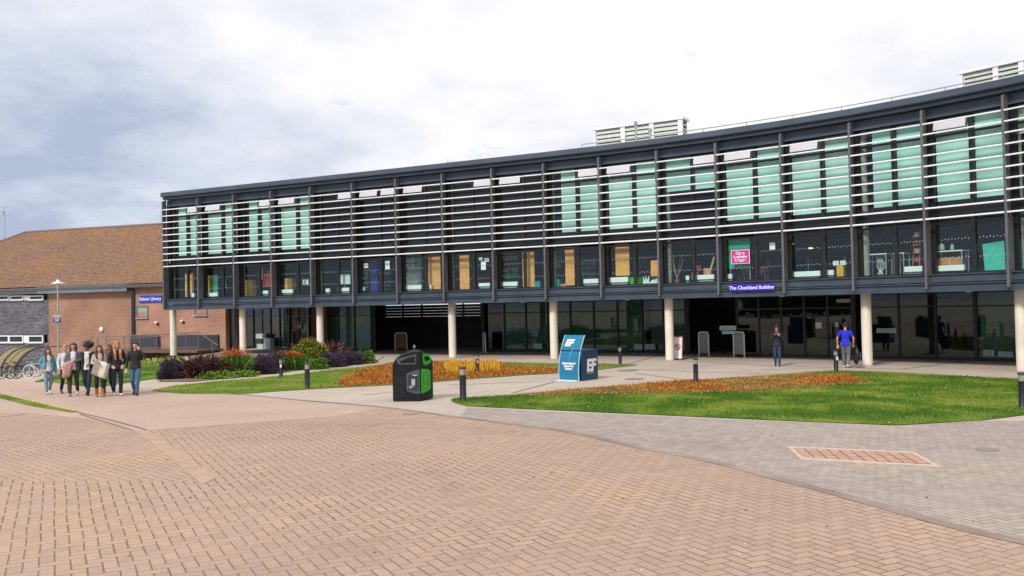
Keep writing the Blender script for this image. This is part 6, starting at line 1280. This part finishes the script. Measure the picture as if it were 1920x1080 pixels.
# things they hold
p = at_person(P5, (.0, -.36, 1.08)); t = thing('map_sheet', 'large cream map sheet held by the person in tan boots', 'map', p, P5.rotation_euler.z); m = MB(); K = 8
vv = []
for i in range(K + 1):
    for j in range(K + 1): u, w = i / K - .5, j / K - .5; vv.append((u * .46 + w * .14, -.09 * math.sin(u * 7) - .03 + .08 * w * w, -.12 + w * .50 - u * .22))
fs = [(i * (K + 1) + j, (i + 1) * (K + 1) + j, (i + 1) * (K + 1) + j + 1, i * (K + 1) + j + 1) for i in range(K) for j in range(K)]
o = m.add(vv, fs).build('sheet', mat('map_paper', (.60, .55, .46), .8, 0, .12, 9.), t, smooth=True); sm = o.modifiers.new('thick', 'SOLIDIFY'); sm.thickness = .004
MB().box((.02, -.055, -.02), (.2, .004, .06)).build('printed_block', mat('map_print', (.40, .42, .36)), t)
p = at_person(P3, (-.10, -.24, .98)); t = thing('coat', 'dusty pink coat carried over the arms of the person in grey cardigan', 'coat', p, P3.rotation_euler.z); m = MB()
chain(m, [V((.10, .0, .14)), V((-.02, -.02, .10)), V((-.12, -.02, .02))], [.07, .085, .08]); chain(m, [V((-.05, -.02, .08)), V((-.10, -.03, -.16)), V((-.12, -.02, -.30))], [.085, .10, .09]); chain(m, [V((.05, -.02, .08)), V((.0, -.03, -.14)), V((-.02, -.02, -.28))], [.07, .09, .08])
remesh(m, 'cloth', cl('dusty_pink', (.50, .27, .22)), t, .014, 2, .03); MB().ball((-.10, -.12, -.02), .012).build('button', blk, t)
p = at_person(M10, (-.37, .02, .48)); t = thing('bag', 'round black bag hanging from the right hand of the man in blue', 'bag', p, M10.rotation_euler.z + R(-62)); m = MB()
m.ball((0, 0, 0), (.25, .11, .36), 20, 14); remesh(m, 'pouch', mat('bag_black', (.010, .010, .012), .35, 0, .2), t, .02, 1, .03); MB().path([(-.10, 0, .33), (-.07, 0, .45), (.07, 0, .45), (.10, 0, .33)], .014).build('handle', blk, t); MB().path([(-.20, -.09, .12), (-.12, -.12, -.1), (.05, -.12, -.2)], .008).build('zip', galv, t)
p = at_person(W9, (.03, -.30, 1.47)); t = thing('phone', 'dark phone held up by the woman in sunglasses', 'phone', p, W9.rotation_euler.z); MB().box((0, 0, 0), (.15, .012, .08)).build('case', blk, t, bevel=.004); MB().box((.05, -.008, .02), (.02, .004, .02)).build('camera_lens', greyt, t)
p = at_person(W9, (0, .16, 1.22)); t = thing('backpack', 'navy backpack on the back of the woman in sunglasses', 'backpack', p, W9.rotation_euler.z); m = MB(); m.ball((0, .04, 0), (.15, .10, .22), 14, 10); remesh(m, 'pack', c_navy, t, .018, 1); MB().path([(-.13, -.02, .18), (-.14, -.24, .14), (-.15, -.26, 0), (-.15, -.14, -.16)], .018).build('strap', c_navy, t); MB().path([(.13, -.02, .18), (.14, -.24, .14), (.15, -.26, 0), (.15, -.14, -.16)], .018).build('strap', c_navy, t)
